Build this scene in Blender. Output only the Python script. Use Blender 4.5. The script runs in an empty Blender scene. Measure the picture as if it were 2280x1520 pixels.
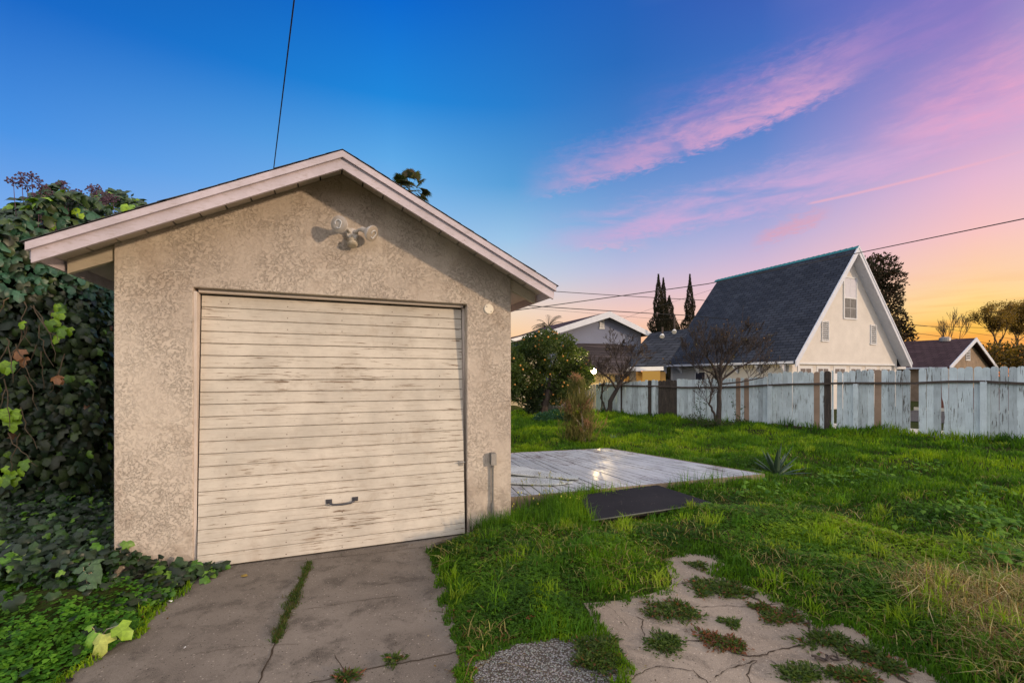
import bpy, math, random
import numpy as np
from mathutils import Vector, Matrix, Euler
R = math.radians
SC = bpy.context.scene
COL = SC.collection
random.seed(7)

# ------------------------------------------------------------ camera
F = 1000.0; CX = 1140.0; HY = 836.0; EYE = 1.6
cam = bpy.data.cameras.new('camera'); camo = bpy.data.objects.new('camera', cam); COL.objects.link(camo)
camo.location = (0, 0, EYE); camo.rotation_euler = (R(90), 0, 0)
cam.sensor_width = 36; cam.lens = F / 2280 * 36
cam.shift_y = (HY - 760) / 2280
cam.clip_start = 0.05; cam.clip_end = 3000
SC.camera = camo

# ------------------------------------------------------------ node helpers
def srgb(r, g, b):
    f = lambda c: (c / 12.92) if c <= 0.04045 else ((c + 0.055) / 1.055) ** 2.4
    return (f(r / 255), f(g / 255), f(b / 255), 1)
class NT:
    def __init__(s, tree):
        s.t = tree; s.t.nodes.clear()
    def n(s, typ, **kw):
        nd = s.t.nodes.new(typ)
        for k, v in kw.items(): setattr(nd, k, v)
        return nd
    def link(s, a, b): s.t.links.new(a, b)
    def put(s, sock, v):
        if isinstance(v, bpy.types.NodeSocket): s.link(v, sock)
        elif isinstance(v, (tuple, list)):
            if sock.type == 'RGBA': sock.default_value = (tuple(v) + (1,))[:4]
            else: sock.default_value = v[:3]
        else: sock.default_value = v
    def m(s, op, a, b=None, c=None, clamp=False):
        nd = s.n('ShaderNodeMath', operation=op, use_clamp=clamp)
        s.put(nd.inputs[0], a)
        if b is not None: s.put(nd.inputs[1], b)
        if c is not None: s.put(nd.inputs[2], c)
        return nd.outputs[0]
    def mr(s, v, a, b, c=0.0, d=1.0, smooth=True):
        nd = s.n('ShaderNodeMapRange', interpolation_type='SMOOTHSTEP' if smooth else 'LINEAR')
        nd.clamp = True
        s.put(nd.inputs[0], v)
        for i, q in enumerate((a, b, c, d)): s.put(nd.inputs[i + 1], q)
        return nd.outputs[0]
    def mix(s, f, a, b, mode='MIX'):
        nd = s.n('ShaderNodeMix', data_type='RGBA', blend_type=mode)
        s.put(nd.inputs[0], f); s.put(nd.inputs[6], a); s.put(nd.inputs[7], b)
        return nd.outputs[2]
    def ramp(s, f, stops, interp='LINEAR'):
        nd = s.n('ShaderNodeValToRGB'); cr = nd.color_ramp; cr.interpolation = interp
        while len(cr.elements) < len(stops): cr.elements.new(0.5)
        for e, (p, c) in zip(cr.elements, stops):
            e.position = p; e.color = (tuple(c) + (1,))[:4] if isinstance(c, (tuple, list)) else (c, c, c, 1)
        s.put(nd.inputs[0], f); return nd.outputs[0]
    def noise(s, vec=None, scale=5, detail=4, rough=0.55, dist=0.0, out=0):
        nd = s.n('ShaderNodeTexNoise')
        if vec is not None: s.put(nd.inputs['Vector'], vec)
        nd.inputs['Scale'].default_value = scale; nd.inputs['Detail'].default_value = detail
        nd.inputs['Roughness'].default_value = rough; nd.inputs['Distortion'].default_value = dist
        return nd.outputs[out]
    def voro(s, vec=None, scale=5, feature='F1', out=0, rnd=1.0):
        nd = s.n('ShaderNodeTexVoronoi', feature=feature)
        if vec is not None: s.put(nd.inputs['Vector'], vec)
        nd.inputs['Scale'].default_value = scale; nd.inputs['Randomness'].default_value = rnd
        return nd.outputs[out]
    def mapping(s, vec, scale=(1, 1, 1), rot=(0, 0, 0), loc=(0, 0, 0)):
        nd = s.n('ShaderNodeMapping')
        s.put(nd.inputs[0], vec); nd.inputs['Scale'].default_value = scale
        nd.inputs['Rotation'].default_value = rot; nd.inputs['Location'].default_value = loc
        return nd.outputs[0]

# ------------------------------------------------------------ world
W = bpy.data.worlds.new('World'); SC.world = W; W.use_nodes = True
t = NT(W.node_tree)
tc = t.n('ShaderNodeTexCoord'); sep = t.n('ShaderNodeSeparateXYZ'); t.link(tc.outputs['Generated'], sep.inputs[0])
X, Y, Z = sep.outputs
az = t.m('MULTIPLY', t.m('ARCTAN2', X, Y), 180 / math.pi)
el = t.m('MULTIPLY', t.m('ARCSINE', Z), 180 / math.pi)
e01 = t.m('DIVIDE', el, 60.0, clamp=True)
def col(stops): return t.ramp(e01, [(e / 60, srgb(*c)) for e, c in stops])
cols = [
 (-48, col([(0, (190,205,228)), (8, (165,195,235)), (14, (118,168,232)), (20, (72,145,226)), (30, (12,100,196)), (42, (8,68,150)), (60, (235,232,235))])),
 (-15, col([(0, (230,215,205)), (10, (190,210,232)), (20, (130,185,235)), (25, (92,168,230)), (31, (28,134,218)), (39, (2,104,206)), (44, (6,80,175)), (60, (235,232,235))])),
 (0,   col([(0, (255,190,130)), (4, (255,205,150)), (8, (240,215,190)), (12, (200,210,222)), (17, (155,195,230)), (23, (88,158,216)), (31, (38,126,206)), (40, (18,100,192)), (44, (15,80,175)), (60, (238,232,235))])),
 (14,  col([(0, (255,170,100)), (3, (255,190,135)), (8, (240,200,190)), (13, (188,188,220)), (18, (135,168,218)), (26, (72,130,202)), (34, (40,106,188)), (45, (25,85,180)), (60, (238,232,235))])),
 (29,  col([(0, (250,160,90)), (4, (255,196,140)), (6.5, (252,205,178)), (10, (232,192,205)), (15, (182,174,216)), (20, (126,152,212)), (26, (88,128,200)), (33, (64,108,190)), (38, (58,92,180)), (60, (238,230,232))])),
 (46,  col([(0, (238,125,40)), (2.2, (248,150,52)), (4.4, (255,202,84)), (6.5, (255,218,136)), (9, (254,208,166)), (12.5, (248,196,192)), (17, (228,182,208)), (23, (180,150,204)), (29, (140,124,194)), (34, (120,110,190)), (60, (238,228,230))])),
 (75,  col([(0, (235,190,160)), (8, (245,220,205)), (20, (230,210,220)), (40, (220,215,225)), (60, (240,232,235))])),
 (110, col([(0, (235,225,220)), (20, (235,230,235)), (50, (238,235,238))])),
]
c = cols[0][1]
for (a0, _), (a1, cc) in zip(cols, cols[1:]):
    c = t.mix(t.mr(az, a0, a1, smooth=False), c, cc)
c = t.mix(t.mr(az, -62, -110), c, col([(0, (228,228,232)), (20, (228,230,238)), (50, (236,236,240))]))
# cloud streaks, laid out on the dome by azimuth and elevation
cv = t.n('ShaderNodeCombineXYZ'); t.put(cv.inputs[0], t.m('MULTIPLY', az, 0.1)); t.put(cv.inputs[1], t.m('MULTIPLY', el, 0.1))
cv = cv.outputs[0]
nz1 = t.noise(t.mapping(cv, (1.3, 4.5, 1), (0, 0, R(-14))), 1.6, 7, 0.6, 0.4)
nz2 = t.noise(t.mapping(cv, (0.9, 5.0, 1), (0, 0, R(-16)), (3, 1, 0)), 1.1, 6, 0.55, 0.3)
nz3 = t.noise(t.mapping(cv, (3, 9, 1), (0, 0, R(-20))), 2.5, 6, 0.6, 0.5)
def band(a0, e0, slope, wlo, whi, amin, amax, fade):
    """distance from a line in azimuth/elevation, sharp below and soft above"""
    d = t.m('SUBTRACT', el, t.m('ADD', t.m('MULTIPLY', t.m('SUBTRACT', az, a0), slope), e0))
    d = t.m('ADD', d, t.m('MULTIPLY', t.m('SUBTRACT', nz3, 0.5), 3.0))
    k = t.m('MULTIPLY', t.mr(d, -wlo, 0.2), t.mr(d, whi, 0.0))
    k = t.m('MULTIPLY', k, t.mr(az, amin, amin + fade)); return t.m('MULTIPLY', k, t.mr(az, amax, amax - fade))
b1 = t.m('MULTIPLY', band(24.7, 25.8, 0.165, 1.3, 5.0, 0, 42, 10), t.mr(nz1, 0.28, 0.62, 0.35, 1.0))
b1 = t.m('MULTIPLY', b1, t.mr(az, 6, 30, 0.5, 0.85))
c = t.mix(b1, c, srgb(224, 166, 202))
b1b = t.m('MULTIPLY', band(30, 28.7, 0.02, 1.6, 4.5, 12, 60, 16), t.mr(nz2, 0.35, 0.7))
c = t.mix(t.m('MULTIPLY', b1b, 0.45), c, srgb(172, 134, 200))
b2 = t.m('MULTIPLY', band(24, 18.2, 0.10, 2.0, 4.5, 0, 60, 18), t.mr(nz2, 0.3, 0.62))
c = t.mix(t.m('MULTIPLY', b2, 0.85), c, srgb(208, 170, 212))
b3 = t.m('MULTIPLY', band(48, 22.5, 0.10, 3.5, 6.0, 36, 85, 12), t.mr(nz1, 0.3, 0.65, 0.3, 1))
c = t.mix(t.m('MULTIPLY', b3, 0.8), c, srgb(236, 166, 200))
d4 = t.m('SUBTRACT', el, t.m('ADD', t.m('MULTIPLY', t.m('SUBTRACT', az, 33.5), 0.035), 17.7))
b4 = t.m('MULTIPLY', t.mr(t.m('ADD', t.m('ABSOLUTE', d4), t.m('MULTIPLY', nz3, 0.15)), 0.30, 0.05), t.m('MULTIPLY', t.mr(az, 33, 34), t.mr(az, 52, 42)))
c = t.mix(t.m('MULTIPLY', b4, 0.55), c, srgb(250, 180, 190))
b5 = band(31.5, 15.3, 0.28, 0.9, 1.6, 27.5, 36, 2.5)
c = t.mix(t.m('MULTIPLY', b5, 0.5), c, srgb(232, 158, 170))
b6 = t.m('MULTIPLY', band(12, 15.6, -0.06, 0.5, 0.8, 7, 18, 4), t.mr(nz1, 0.3, 0.6))
c = t.mix(t.m('MULTIPLY', b6, 0.5), c, srgb(225, 175, 205))
low = t.m('MULTIPLY', t.mr(el, 11, 3), t.mr(az, 32, 46))
b7 = t.m('MULTIPLY', low, t.mr(t.noise(t.mapping(cv, (0.7, 9, 1), (0, 0, R(-3))), 1.7, 5, 0.5, 0.2), 0.45, 0.68))
c = t.mix(t.m('MULTIPLY', b7, 0.4), c, srgb(246, 150, 70))
# physical sky kept underneath at low strength
sky = t.n('ShaderNodeTexSky', sky_type='NISHITA'); sky.sun_disc = False
SUN_DIR = Vector((0.907, -0.42, 0.20)).normalized()
sky.sun_elevation = math.asin(SUN_DIR.z); sky.sun_rotation = math.atan2(SUN_DIR.x, SUN_DIR.y)
sky_fill = t.m('MAXIMUM', t.mr(el, 43, 62), t.m('MAXIMUM', t.mr(az, 70, 115), t.mr(az, -65, -110)))  # unseen sky behind the camera and overhead, brightened to lift the ambient fill
c = t.mix(t.m('MULTIPLY', sky_fill, 1.0), c, t.mix(1.0, c, (1.42, 1.40, 1.38, 1), 'MULTIPLY'))
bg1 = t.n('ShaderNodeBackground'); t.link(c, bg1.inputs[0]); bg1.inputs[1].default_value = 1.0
bg2 = t.n('ShaderNodeBackground'); t.link(sky.outputs[0], bg2.inputs[0]); bg2.inputs[1].default_value = 0.004
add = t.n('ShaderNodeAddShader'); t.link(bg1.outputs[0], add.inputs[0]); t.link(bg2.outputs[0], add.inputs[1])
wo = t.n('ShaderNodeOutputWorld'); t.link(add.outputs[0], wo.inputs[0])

sd = bpy.data.lights.new('sun', 'SUN'); so = bpy.data.objects.new('sun', sd); COL.objects.link(so)
sd.energy = 2.25; sd.angle = R(2.6); sd.color = (1.0, 0.74, 0.50)
so.rotation_euler = (-SUN_DIR).to_track_quat('-Z', 'Y').to_euler()
so.location = (20, -10, 12)
SC.view_settings.view_transform = 'Standard'; SC.view_settings.look = 'None'
SC.view_settings.exposure = 0.0; SC.view_settings.gamma = 1.0
SC.render.engine = 'CYCLES'

# ------------------------------------------------------------ geometry helpers
def P(x, y, d):            # point seen at photo pixel (x, y), d metres ahead
    return Vector(((x - CX) / F * d, d, EYE + (HY - y) / F * d))
def G(x, y, z=0.0):        # point of the ground seen at photo pixel
    d = (EYE - z) * F / (y - HY)
    return Vector(((x - CX) / F * d, d, z))
TH = R(21.5)
EU = Vector((math.cos(TH), math.sin(TH), 0)); EV = Vector((-math.sin(TH), math.cos(TH), 0))
def frame(o, th):
    c_, s_ = math.cos(th), math.sin(th)
    return Matrix(((c_, -s_, 0, o[0]), (s_, c_, 0, o[1]), (0, 0, 1, o[2]), (0, 0, 0, 1)))

class MB:
    def __init__(s, M=None):
        s.v = []; s.f = []; s.c = []; s.M = M or Matrix.Identity(4)
    def add(s, vs, fs, c=None):
        b = len(s.v); s.v += [s.M @ Vector(v) for v in vs]
        for f in fs: s.f.append([i + b for i in f]); s.c.append(c)
    def box(s, a, b, c=None, T=None):
        x0, y0, z0 = a; x1, y1, z1 = b
        vs = [Vector(p) for p in ((x0,y0,z0),(x1,y0,z0),(x1,y1,z0),(x0,y1,z0),(x0,y0,z1),(x1,y0,z1),(x1,y1,z1),(x0,y1,z1))]
        if T: vs = [T @ v for v in vs]
        s.add(vs, [(0,3,2,1),(4,5,6,7),(0,1,5,4),(1,2,6,5),(2,3,7,6),(3,0,4,7)], c)
    def prism(s, poly, vec, c=None):      # planar polygon swept along vec
        n = len(poly); vs = [Vector(p) for p in poly]; vec = Vector(vec)
        vs2 = [p + vec for p in vs]
        fs = [list(range(n))[::-1], list(range(n, 2 * n))] + [(i, (i + 1) % n, n + (i + 1) % n, n + i) for i in range(n)]
        s.add(vs + vs2, fs, c)
    def bar(s, a, b, w, h, c=None, up=(0, 0, 1)):   # rectangular bar a->b, w wide, h tall, centred
        a = Vector(a); b = Vector(b); d = (b - a).normalized(); up = Vector(up)
        sd_ = d.cross(up); sd_ = sd_.normalized() if sd_.length > 1e-6 else Vector((1, 0, 0))
        u2 = sd_.cross(d).normalized()
        q = [a + sd_ * (i * w / 2) + u2 * (j * h / 2) for i, j in ((-1,-1),(1,-1),(1,1),(-1,1))]
        s.prism(q, b - a, c)
    def tube(s, path, rad, n=8, c=None, cap=True):
        path = [Vector(p) for p in path]
        if not isinstance(rad, (list, tuple)): rad = [rad] * len(path)
        vs = []; fs = []; ref = None
        for i, p in enumerate(path):
            d = (path[min(i + 1, len(path) - 1)] - path[max(i - 1, 0)])
            d = d.normalized() if d.length > 1e-9 else Vector((0, 0, 1))
            if ref is None: ref = Vector((0, 0, 1)) if abs(d.z) < 0.9 else Vector((1, 0, 0))
            a = d.cross(ref).normalized(); b = d.cross(a).normalized(); ref = -b.cross(d) if False else ref
            for k in range(n):
                th = 2 * math.pi * k / n
                vs.append(p + (a * math.cos(th) + b * math.sin(th)) * rad[i])
        for i in range(len(path) - 1):
            for k in range(n):
                k2 = (k + 1) % n
                fs.append((i * n + k, i * n + k2, (i + 1) * n + k2, (i + 1) * n + k))
        if cap: fs.append(list(range(n))[::-1]); fs.append([(len(path) - 1) * n + k for k in range(n)])
        s.add(vs, fs, c)
    def ball(s, p, r, n=8, m=6, c=None, sc=(1, 1, 1)):
        p = Vector(p); vs = []; fs = []
        for i in range(1, m):
            ph = math.pi * i / m
            for k in range(n):
                th = 2 * math.pi * k / n
                vs.append(p + Vector((r * sc[0] * math.sin(ph) * math.cos(th), r * sc[1] * math.sin(ph) * math.sin(th), r * sc[2] * math.cos(ph))))
        vs += [p + Vector((0, 0, r * sc[2])), p - Vector((0, 0, r * sc[2]))]; t_ = len(vs) - 2
        for i in range(m - 2):
            for k in range(n): fs.append((i * n + k, (i + 1) * n + k, (i + 1) * n + (k + 1) % n, i * n + (k + 1) % n))
        for k in range(n):
            fs.append((t_, k, (k + 1) % n)); fs.append((t_ + 1, (m - 2) * n + (k + 1) % n, (m - 2) * n + k))
        s.add(vs, fs, c)
    def build(s, name, mat, parent=None, smooth=False, bevel=0):
        return mk(name, np.array([tuple(v) for v in s.v]), s.f, mat, parent, smooth, s.c if any(x is not None for x in s.c) else None, bevel)

def root_loc(o):
    l = Vector((0, 0, 0))
    while o is not None: l = l + Vector(o.location); o = o.parent
    return l
def mk(name, v, f, mat, parent=None, smooth=False, cols=None, bevel=0):
    """v: world coordinates (n,3); f: list of tuples or (k,m) int array; cols: per-face colours"""
    v = np.asarray(v, dtype=np.float64).reshape(-1, 3)
    if parent is not None: o0 = np.array(root_loc(parent)); loc = (0, 0, 0)
    else:
        o0 = np.array([(v[:, 0].min() + v[:, 0].max()) / 2, (v[:, 1].min() + v[:, 1].max()) / 2, v[:, 2].min()]); loc = tuple(o0)
    me = bpy.data.meshes.new(name)
    if isinstance(f, np.ndarray):
        nf, k = f.shape
        me.vertices.add(len(v)); me.vertices.foreach_set('co', (v - o0).astype(np.float32).ravel())
        me.loops.add(nf * k); me.loops.foreach_set('vertex_index', f.astype(np.int32).ravel())
        me.polygons.add(nf); me.polygons.foreach_set('loop_start', np.arange(0, nf * k, k, dtype=np.int32))
        me.update(calc_edges=True); counts = np.full(nf, k)
    else:
        me.from_pydata((v - o0).tolist(), [], [tuple(q) for q in f]); counts = np.array([len(q) for q in f])
        me.update()
    if cols is not None:
        ca = me.color_attributes.new('tint', 'BYTE_COLOR', 'CORNER')
        cc = np.array([(1, 1, 1) if q is None else q[:3] for q in cols], dtype=np.float32) if not isinstance(cols, np.ndarray) else cols[:, :3]
        cc = np.concatenate([cc, np.ones((len(cc), 1))], 1)
        ca.data.foreach_set('color', np.repeat(cc, counts, axis=0).astype(np.float32).ravel())
    me.materials.append(mat)
    if smooth: me.shade_smooth()
    o = bpy.data.objects.new(name, me); COL.objects.link(o); o.location = loc
    if parent is not None: o.parent = parent
    if bevel:
        bm = o.modifiers.new('bevel', 'BEVEL'); bm.width = bevel; bm.segments = 2; bm.limit_method = 'ANGLE'; bm.angle_limit = R(40)
    return o
def tag(o, label=None, cat=None, group=None, kind=None):
    if label: o['label'] = label
    if cat: o['category'] = cat
    if group: o['group'] = group
    if kind: o['kind'] = kind
    return o
def thing(name, loc, label, cat, group=None):
    o = bpy.data.objects.new(name, None); COL.objects.link(o); o.location = tuple(loc); o.empty_display_size = 0.2
    return tag(o, label, cat, group)

# value noise for numpy
_rs = np.random.RandomState(5); _lat = _rs.rand(256, 256)
def vnoise(x, y, s=1.0, seed=0):
    x = np.asarray(x) * s + seed * 17.3; y = np.asarray(y) * s + seed * 31.7
    xi = np.floor(x).astype(int); yi = np.floor(y).astype(int); fx = x - xi; fy = y - yi
    fx = fx * fx * (3 - 2 * fx); fy = fy * fy * (3 - 2 * fy)
    g = lambda a, b: _lat[a % 256, b % 256]
    return (g(xi, yi) * (1 - fx) + g(xi + 1, yi) * fx) * (1 - fy) + (g(xi, yi + 1) * (1 - fx) + g(xi + 1, yi + 1) * fx) * fy
def inpoly(x, y, poly):
    r = np.zeros(len(x), bool); n = len(poly)
    for i in range(n):
        x0, y0 = poly[i][:2]; x1, y1 = poly[(i + 1) % n][:2]
        if y0 == y1: continue
        cnd = ((y0 > y) != (y1 > y)) & (x < (x1 - x0) * (y - y0) / (y1 - y0) + x0)
        r ^= cnd
    return r
def polydist(x, y, poly, closed=True):
    d = np.full(len(x), 1e9); n = len(poly)
    for i in range(n if closed else n - 1):
        a = np.array(poly[i][:2]); b = np.array(poly[(i + 1) % n][:2]); ab = b - a
        tt = np.clip(((x - a[0]) * ab[0] + (y - a[1]) * ab[1]) / max(1e-9, ab @ ab), 0, 1)
        d = np.minimum(d, np.hypot(x - a[0] - tt * ab[0], y - a[1] - tt * ab[1]))
    return d

# ------------------------------------------------------------ materials
def material(name):
    m_ = bpy.data.materials.new(name); m_.use_nodes = True; return m_, NT(m_.node_tree)
def finish(t, color, rough=0.8, bump=None, bstr=0.3, bdist=0.01, metal=0.0, spec=0.3, extra=None, disp=None):
    b = t.n('ShaderNodeBsdfPrincipled'); t.put(b.inputs['Base Color'], color); t.put(b.inputs['Roughness'], rough)
    b.inputs['Metallic'].default_value = metal; b.inputs['Specular IOR Level'].default_value = spec
    if bump is not None:
        bn = t.n('ShaderNodeBump'); bn.inputs['Strength'].default_value = bstr; bn.inputs['Distance'].default_value = bdist
        t.put(bn.inputs['Height'], bump); t.link(bn.outputs[0], b.inputs['Normal'])
    if extra: extra(b)
    o = t.n('ShaderNodeOutputMaterial'); t.link(b.outputs[0], o.inputs[0]); return b
def objco(t):
    return t.n('ShaderNodeTexCoord').outputs['Object']
def worldco(t):
    return t.n('ShaderNodeNewGeometry').outputs['Position']
def simple(name, rgb, rough=0.7, var=0.15, scale=8, bstr=0.15, metal=0, spec=0.3):
    m_, t = material(name); co = worldco(t)
    n1 = t.noise(co, scale, 5); n2 = t.noise(co, scale * 9, 3)
    f = t.m('ADD', t.m('MULTIPLY', n1, 0.7), t.m('MULTIPLY', n2, 0.3))
    k = t.mr(f, 0.3, 0.7, 1 - var, 1 + var, False)
    cn = t.mix(1.0, rgb, (1, 1, 1), 'MULTIPLY')
    hs = t.n('ShaderNodeHueSaturation'); t.put(hs.inputs['Color'], rgb); t.put(hs.inputs['Value'], k)
    finish(t, hs.outputs[0], rough, n2, bstr, 0.004, metal, spec); return m_
def leafmat(name, rough=0.55, trans=0.35, boost=(1.3, 1.5, 0.6), spec=0.35):
    """leaves take each leaf's own colour from the mesh"""
    m_, t = material(name); a = t.n('ShaderNodeVertexColor'); a.layer_name = 'tint'
    n = t.noise(worldco(t), 60, 3); k = t.mr(n, 0.3, 0.7, 0.82, 1.18, False)
    hs = t.n('ShaderNodeHueSaturation'); t.put(hs.inputs['Color'], a.outputs[0]); t.put(hs.inputs['Value'], k)
    b = t.n('ShaderNodeBsdfPrincipled'); t.link(hs.outputs[0], b.inputs['Base Color']); b.inputs['Roughness'].default_value = rough
    b.inputs['Specular IOR Level'].default_value = spec
    tr = t.n('ShaderNodeBsdfTranslucent'); t.put(tr.inputs[0], t.mix(1.0, hs.outputs[0], boost, 'MULTIPLY'))
    mx = t.n('ShaderNodeMixShader'); mx.inputs[0].default_value = trans
    t.link(b.outputs[0], mx.inputs[1]); t.link(tr.outputs[0], mx.inputs[2])
    o = t.n('ShaderNodeOutputMaterial'); t.link(mx.outputs[0], o.inputs[0]); return m_

M = {}
# --- stucco with a dashed, trowelled texture
m_, t = material('stucco'); co = worldco(t)
warp = t.noise(co, 9, 3, 0.5, 0, 1)
vv = t.n('ShaderNodeVectorMath', operation='MULTIPLY_ADD'); t.link(warp, vv.inputs[0]); vv.inputs[1].default_value = (0.05,) * 3; t.link(co, vv.inputs[2])
cell = t.voro(vv.outputs[0], 42, 'DISTANCE_TO_EDGE')
patch = t.noise(co, 3.2, 3)
n1 = t.noise(vv.outputs[0], 37, 8, 0.76, 0.1); n2 = t.noise(co, 170, 3)
ridge = t.mr(t.m('ABSOLUTE', t.m('SUBTRACT', n1, 0.47)), 0.0, 0.016)     # contour lines = trowel edges; crevice shade is painted along them in the colour
ridge2 = t.mr(n1, 0.455, 0.50)
h = t.m('ADD', t.m('MULTIPLY', ridge2, t.mr(patch, 0.38, 0.6, 0.25, 1)), t.m('MULTIPLY', n2, 0.35))
big = t.noise(co, 1.1, 4, 0.5)
c = t.mix(t.mr(big, 0.35, 0.65), (0.53, 0.45, 0.375, 1), (0.67, 0.585, 0.49, 1))
c = t.mix(t.m('MULTIPLY', t.m('MULTIPLY', t.m('SUBTRACT', 1.0, ridge), 0.15), t.mr(patch, 0.42, 0.60, 0.15, 1.0)), c, (0.20, 0.14, 0.10, 1))
spk = t.mr(t.noise(co, 60, 2), 0.66, 0.74)
c = t.mix(t.m('MULTIPLY', spk, 0.35), c, (0.16, 0.11, 0.08, 1))
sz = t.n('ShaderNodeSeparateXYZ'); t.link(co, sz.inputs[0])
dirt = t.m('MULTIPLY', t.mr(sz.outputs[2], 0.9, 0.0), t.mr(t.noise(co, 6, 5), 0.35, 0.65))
c = t.mix(t.m('MULTIPLY', t.mr(t.noise(co, 2.2, 7, 0.7, 0.6), 0.50, 0.66), 0.35), c, (0.36, 0.27, 0.20, 1))
streak = t.m('MULTIPLY', t.mr(t.noise(t.mapping(co, (7, 7, 0.5)), 2.5, 5, 0.6), 0.55, 0.72), t.mr(sz.outputs[2], 1.2, 3.2))
c = t.mix(t.m('MULTIPLY', streak, 0.30), c, (0.33, 0.25, 0.19, 1))
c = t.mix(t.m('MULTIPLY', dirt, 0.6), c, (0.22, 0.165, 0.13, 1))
finish(t, c, 0.92, h, 0.9, 0.0055, spec=0.15); M['stucco'] = m_

# --- peeling white boards (garage door): object x = along the board, z = up
def paintwood(name, paint, under, axis='x', amount=0.5, bump=0.35, stain=(0.30, 0.22, 0.15), nails=None, rough=0.7, spec=0.25):
    m_, t = material(name)
    co = objco(t)
    st = {'x': (1.2, 14, 22), 'z': (16, 16, 1.1), 'y': (22, 1.2, 14)}[axis]
    gv = t.mapping(co, st)
    grain = t.noise(gv, 3.2, 8, 0.62, 0.35)
    area = t.noise(co, 1.6, 4, 0.6)
    th = t.mr(area, 0.35, 0.68, 0.72 - 0.03 * amount, 0.72 - 0.17 * amount, False)
    chip = t.mr(t.m('SUBTRACT', grain, th), 0.0, 0.02)
    spots = t.mr(t.noise(co, 32, 3, 0.6), 0.70, 0.75)
    n = t.noise(co, 2.5, 5, 0.6); fine = t.noise(t.mapping(co, tuple(q * 4 for q in st)), 4, 3)
    c = t.mix(t.mr(n, 0.3, 0.7), paint, tuple(q * 0.76 for q in paint[:3]) + (1,))
    c = t.mix(t.m('MULTIPLY', t.mr(grain, 0.5, 0.68), 0.30), c, tuple(stain) + (1,))
    c = t.mix(t.m('MULTIPLY', t.mr(fine, 0.55, 0.7), 0.22), c, tuple(stain) + (1,))
    c = t.mix(t.m('MAXIMUM', chip, t.m('MULTIPLY', spots, 0.7 * amount)), c, under)
    if nails:      # rusty nail heads in columns, one per board, and grime gathering along the board edges
        sp = t.n('ShaderNodeSeparateXYZ'); t.link(co, sp.inputs[0]); fx = t.m('SUBTRACT', t.m('FRACT', t.m('DIVIDE', sp.outputs[0], nails[0])), 0.5); fz = t.m('SUBTRACT', t.m('FRACT', t.m('DIVIDE', sp.outputs[2], nails[1])), 0.35)
        dd = t.m('SQRT', t.m('ADD', t.m('POWER', t.m('MULTIPLY', fx, nails[0]), 2.0), t.m('POWER', t.m('MULTIPLY', fz, nails[1]), 2.0)))
        c = t.mix(t.m('MULTIPLY', t.mr(dd, 0.0065, 0.0035), t.mr(n, 0.42, 0.55, 0.2, 0.9)), c, (0.10, 0.06, 0.04, 1))
        edge = t.mr(t.m('ABSOLUTE', t.m('SUBTRACT', t.m('FRACT', t.m('DIVIDE', sp.outputs[2], nails[1])), 0.5)), 0.36, 0.5)
        c = t.mix(t.m('MULTIPLY', t.m('MULTIPLY', edge, t.mr(t.noise(t.mapping(co, (3, 3, 20)), 3, 6, 0.7), 0.42, 0.62)), 0.5), c, tuple(stain) + (1,))
        c = t.mix(t.m('MULTIPLY', t.mr(t.noise(co, 3.5, 7, 0.7, 0.4), 0.52, 0.70), 0.30), c, tuple(stain) + (1,))
    h = t.m('ADD', t.m('MULTIPLY', grain, 0.6), t.m('MULTIPLY', t.m('SUBTRACT', 1.0, chip), 0.6))
    if rough < 0.5: rough = t.mr(t.noise(co, 0.9, 4), 0.40, 0.60, 0.28, 0.62)
    finish(t, c, rough, h, bump, 0.003, spec=spec); return m_
M['door'] = paintwood('door_boards', (0.68, 0.62, 0.53, 1), (0.22, 0.165, 0.12, 1), 'x', 0.88, nails=(0.46, 0.1041))
M['fencewhite'] = paintwood('white_picket_paint', (0.70, 0.78, 0.80, 1), (0.16, 0.155, 0.14, 1), 'z', 1.0, stain=(0.24, 0.28, 0.29))
M['trim'] = paintwood('trim_paint', (0.66, 0.58, 0.63, 1), (0.25, 0.19, 0.16, 1), 'x', 0.15, 0.12)
M['deckwood'] = paintwood('worn_deck_paint', (0.50, 0.53, 0.55, 1), (0.13, 0.10, 0.085, 1), 'x', 1.35, 0.25, stain=(0.16, 0.14, 0.13), rough=0.4, spec=0.5)
M['deckside'] = simple('deck_side', (0.24, 0.19, 0.14, 1), 0.85, 0.3, 6)
M['rafter'] = paintwood('rafter_paint', (0.62, 0.54, 0.42, 1), (0.2, 0.14, 0.09, 1), 'x', 0.2, 0.15)
M['soffit'] = simple('soffit_paint', (0.60, 0.52, 0.46, 1), 0.8, 0.12, 5)  # lightened to stand for warm light bounced up under the roof
M['darkwood'] = paintwood('dark_picket', (0.060, 0.047, 0.040, 1), (0.02, 0.016, 0.013, 1), 'z', 0.5)
M['tanwood'] = paintwood('bare_picket', (0.40, 0.27, 0.19, 1), (0.22, 0.13, 0.09, 1), 'z', 0.2)
M['railwood'] = simple('rail_wood', (0.085, 0.065, 0.055, 1), 0.9, 0.35, 12)
M['fencegrey'] = paintwood('worn_picket_paint', (0.54, 0.60, 0.62, 1), (0.12, 0.11, 0.10, 1), 'z', 1.25, stain=(0.18, 0.20, 0.20))
M['greyfence'] = paintwood('grey_fence_boards', (0.17, 0.175, 0.165, 1), (0.08, 0.08, 0.075, 1), 'z', 0.5)
M['handle'] = simple('blackened_steel', (0.09, 0.09, 0.10, 1), 0.5, 0.3, 30, 0.2, 0.6)
M['galv'] = simple('galvanised', (0.33, 0.31, 0.29, 1), 0.5, 0.25, 25, 0.15, 0.5)
M['white'] = simple('white_paint', (0.66, 0.66, 0.66, 1), 0.6, 0.08, 5, 0.05)
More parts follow.
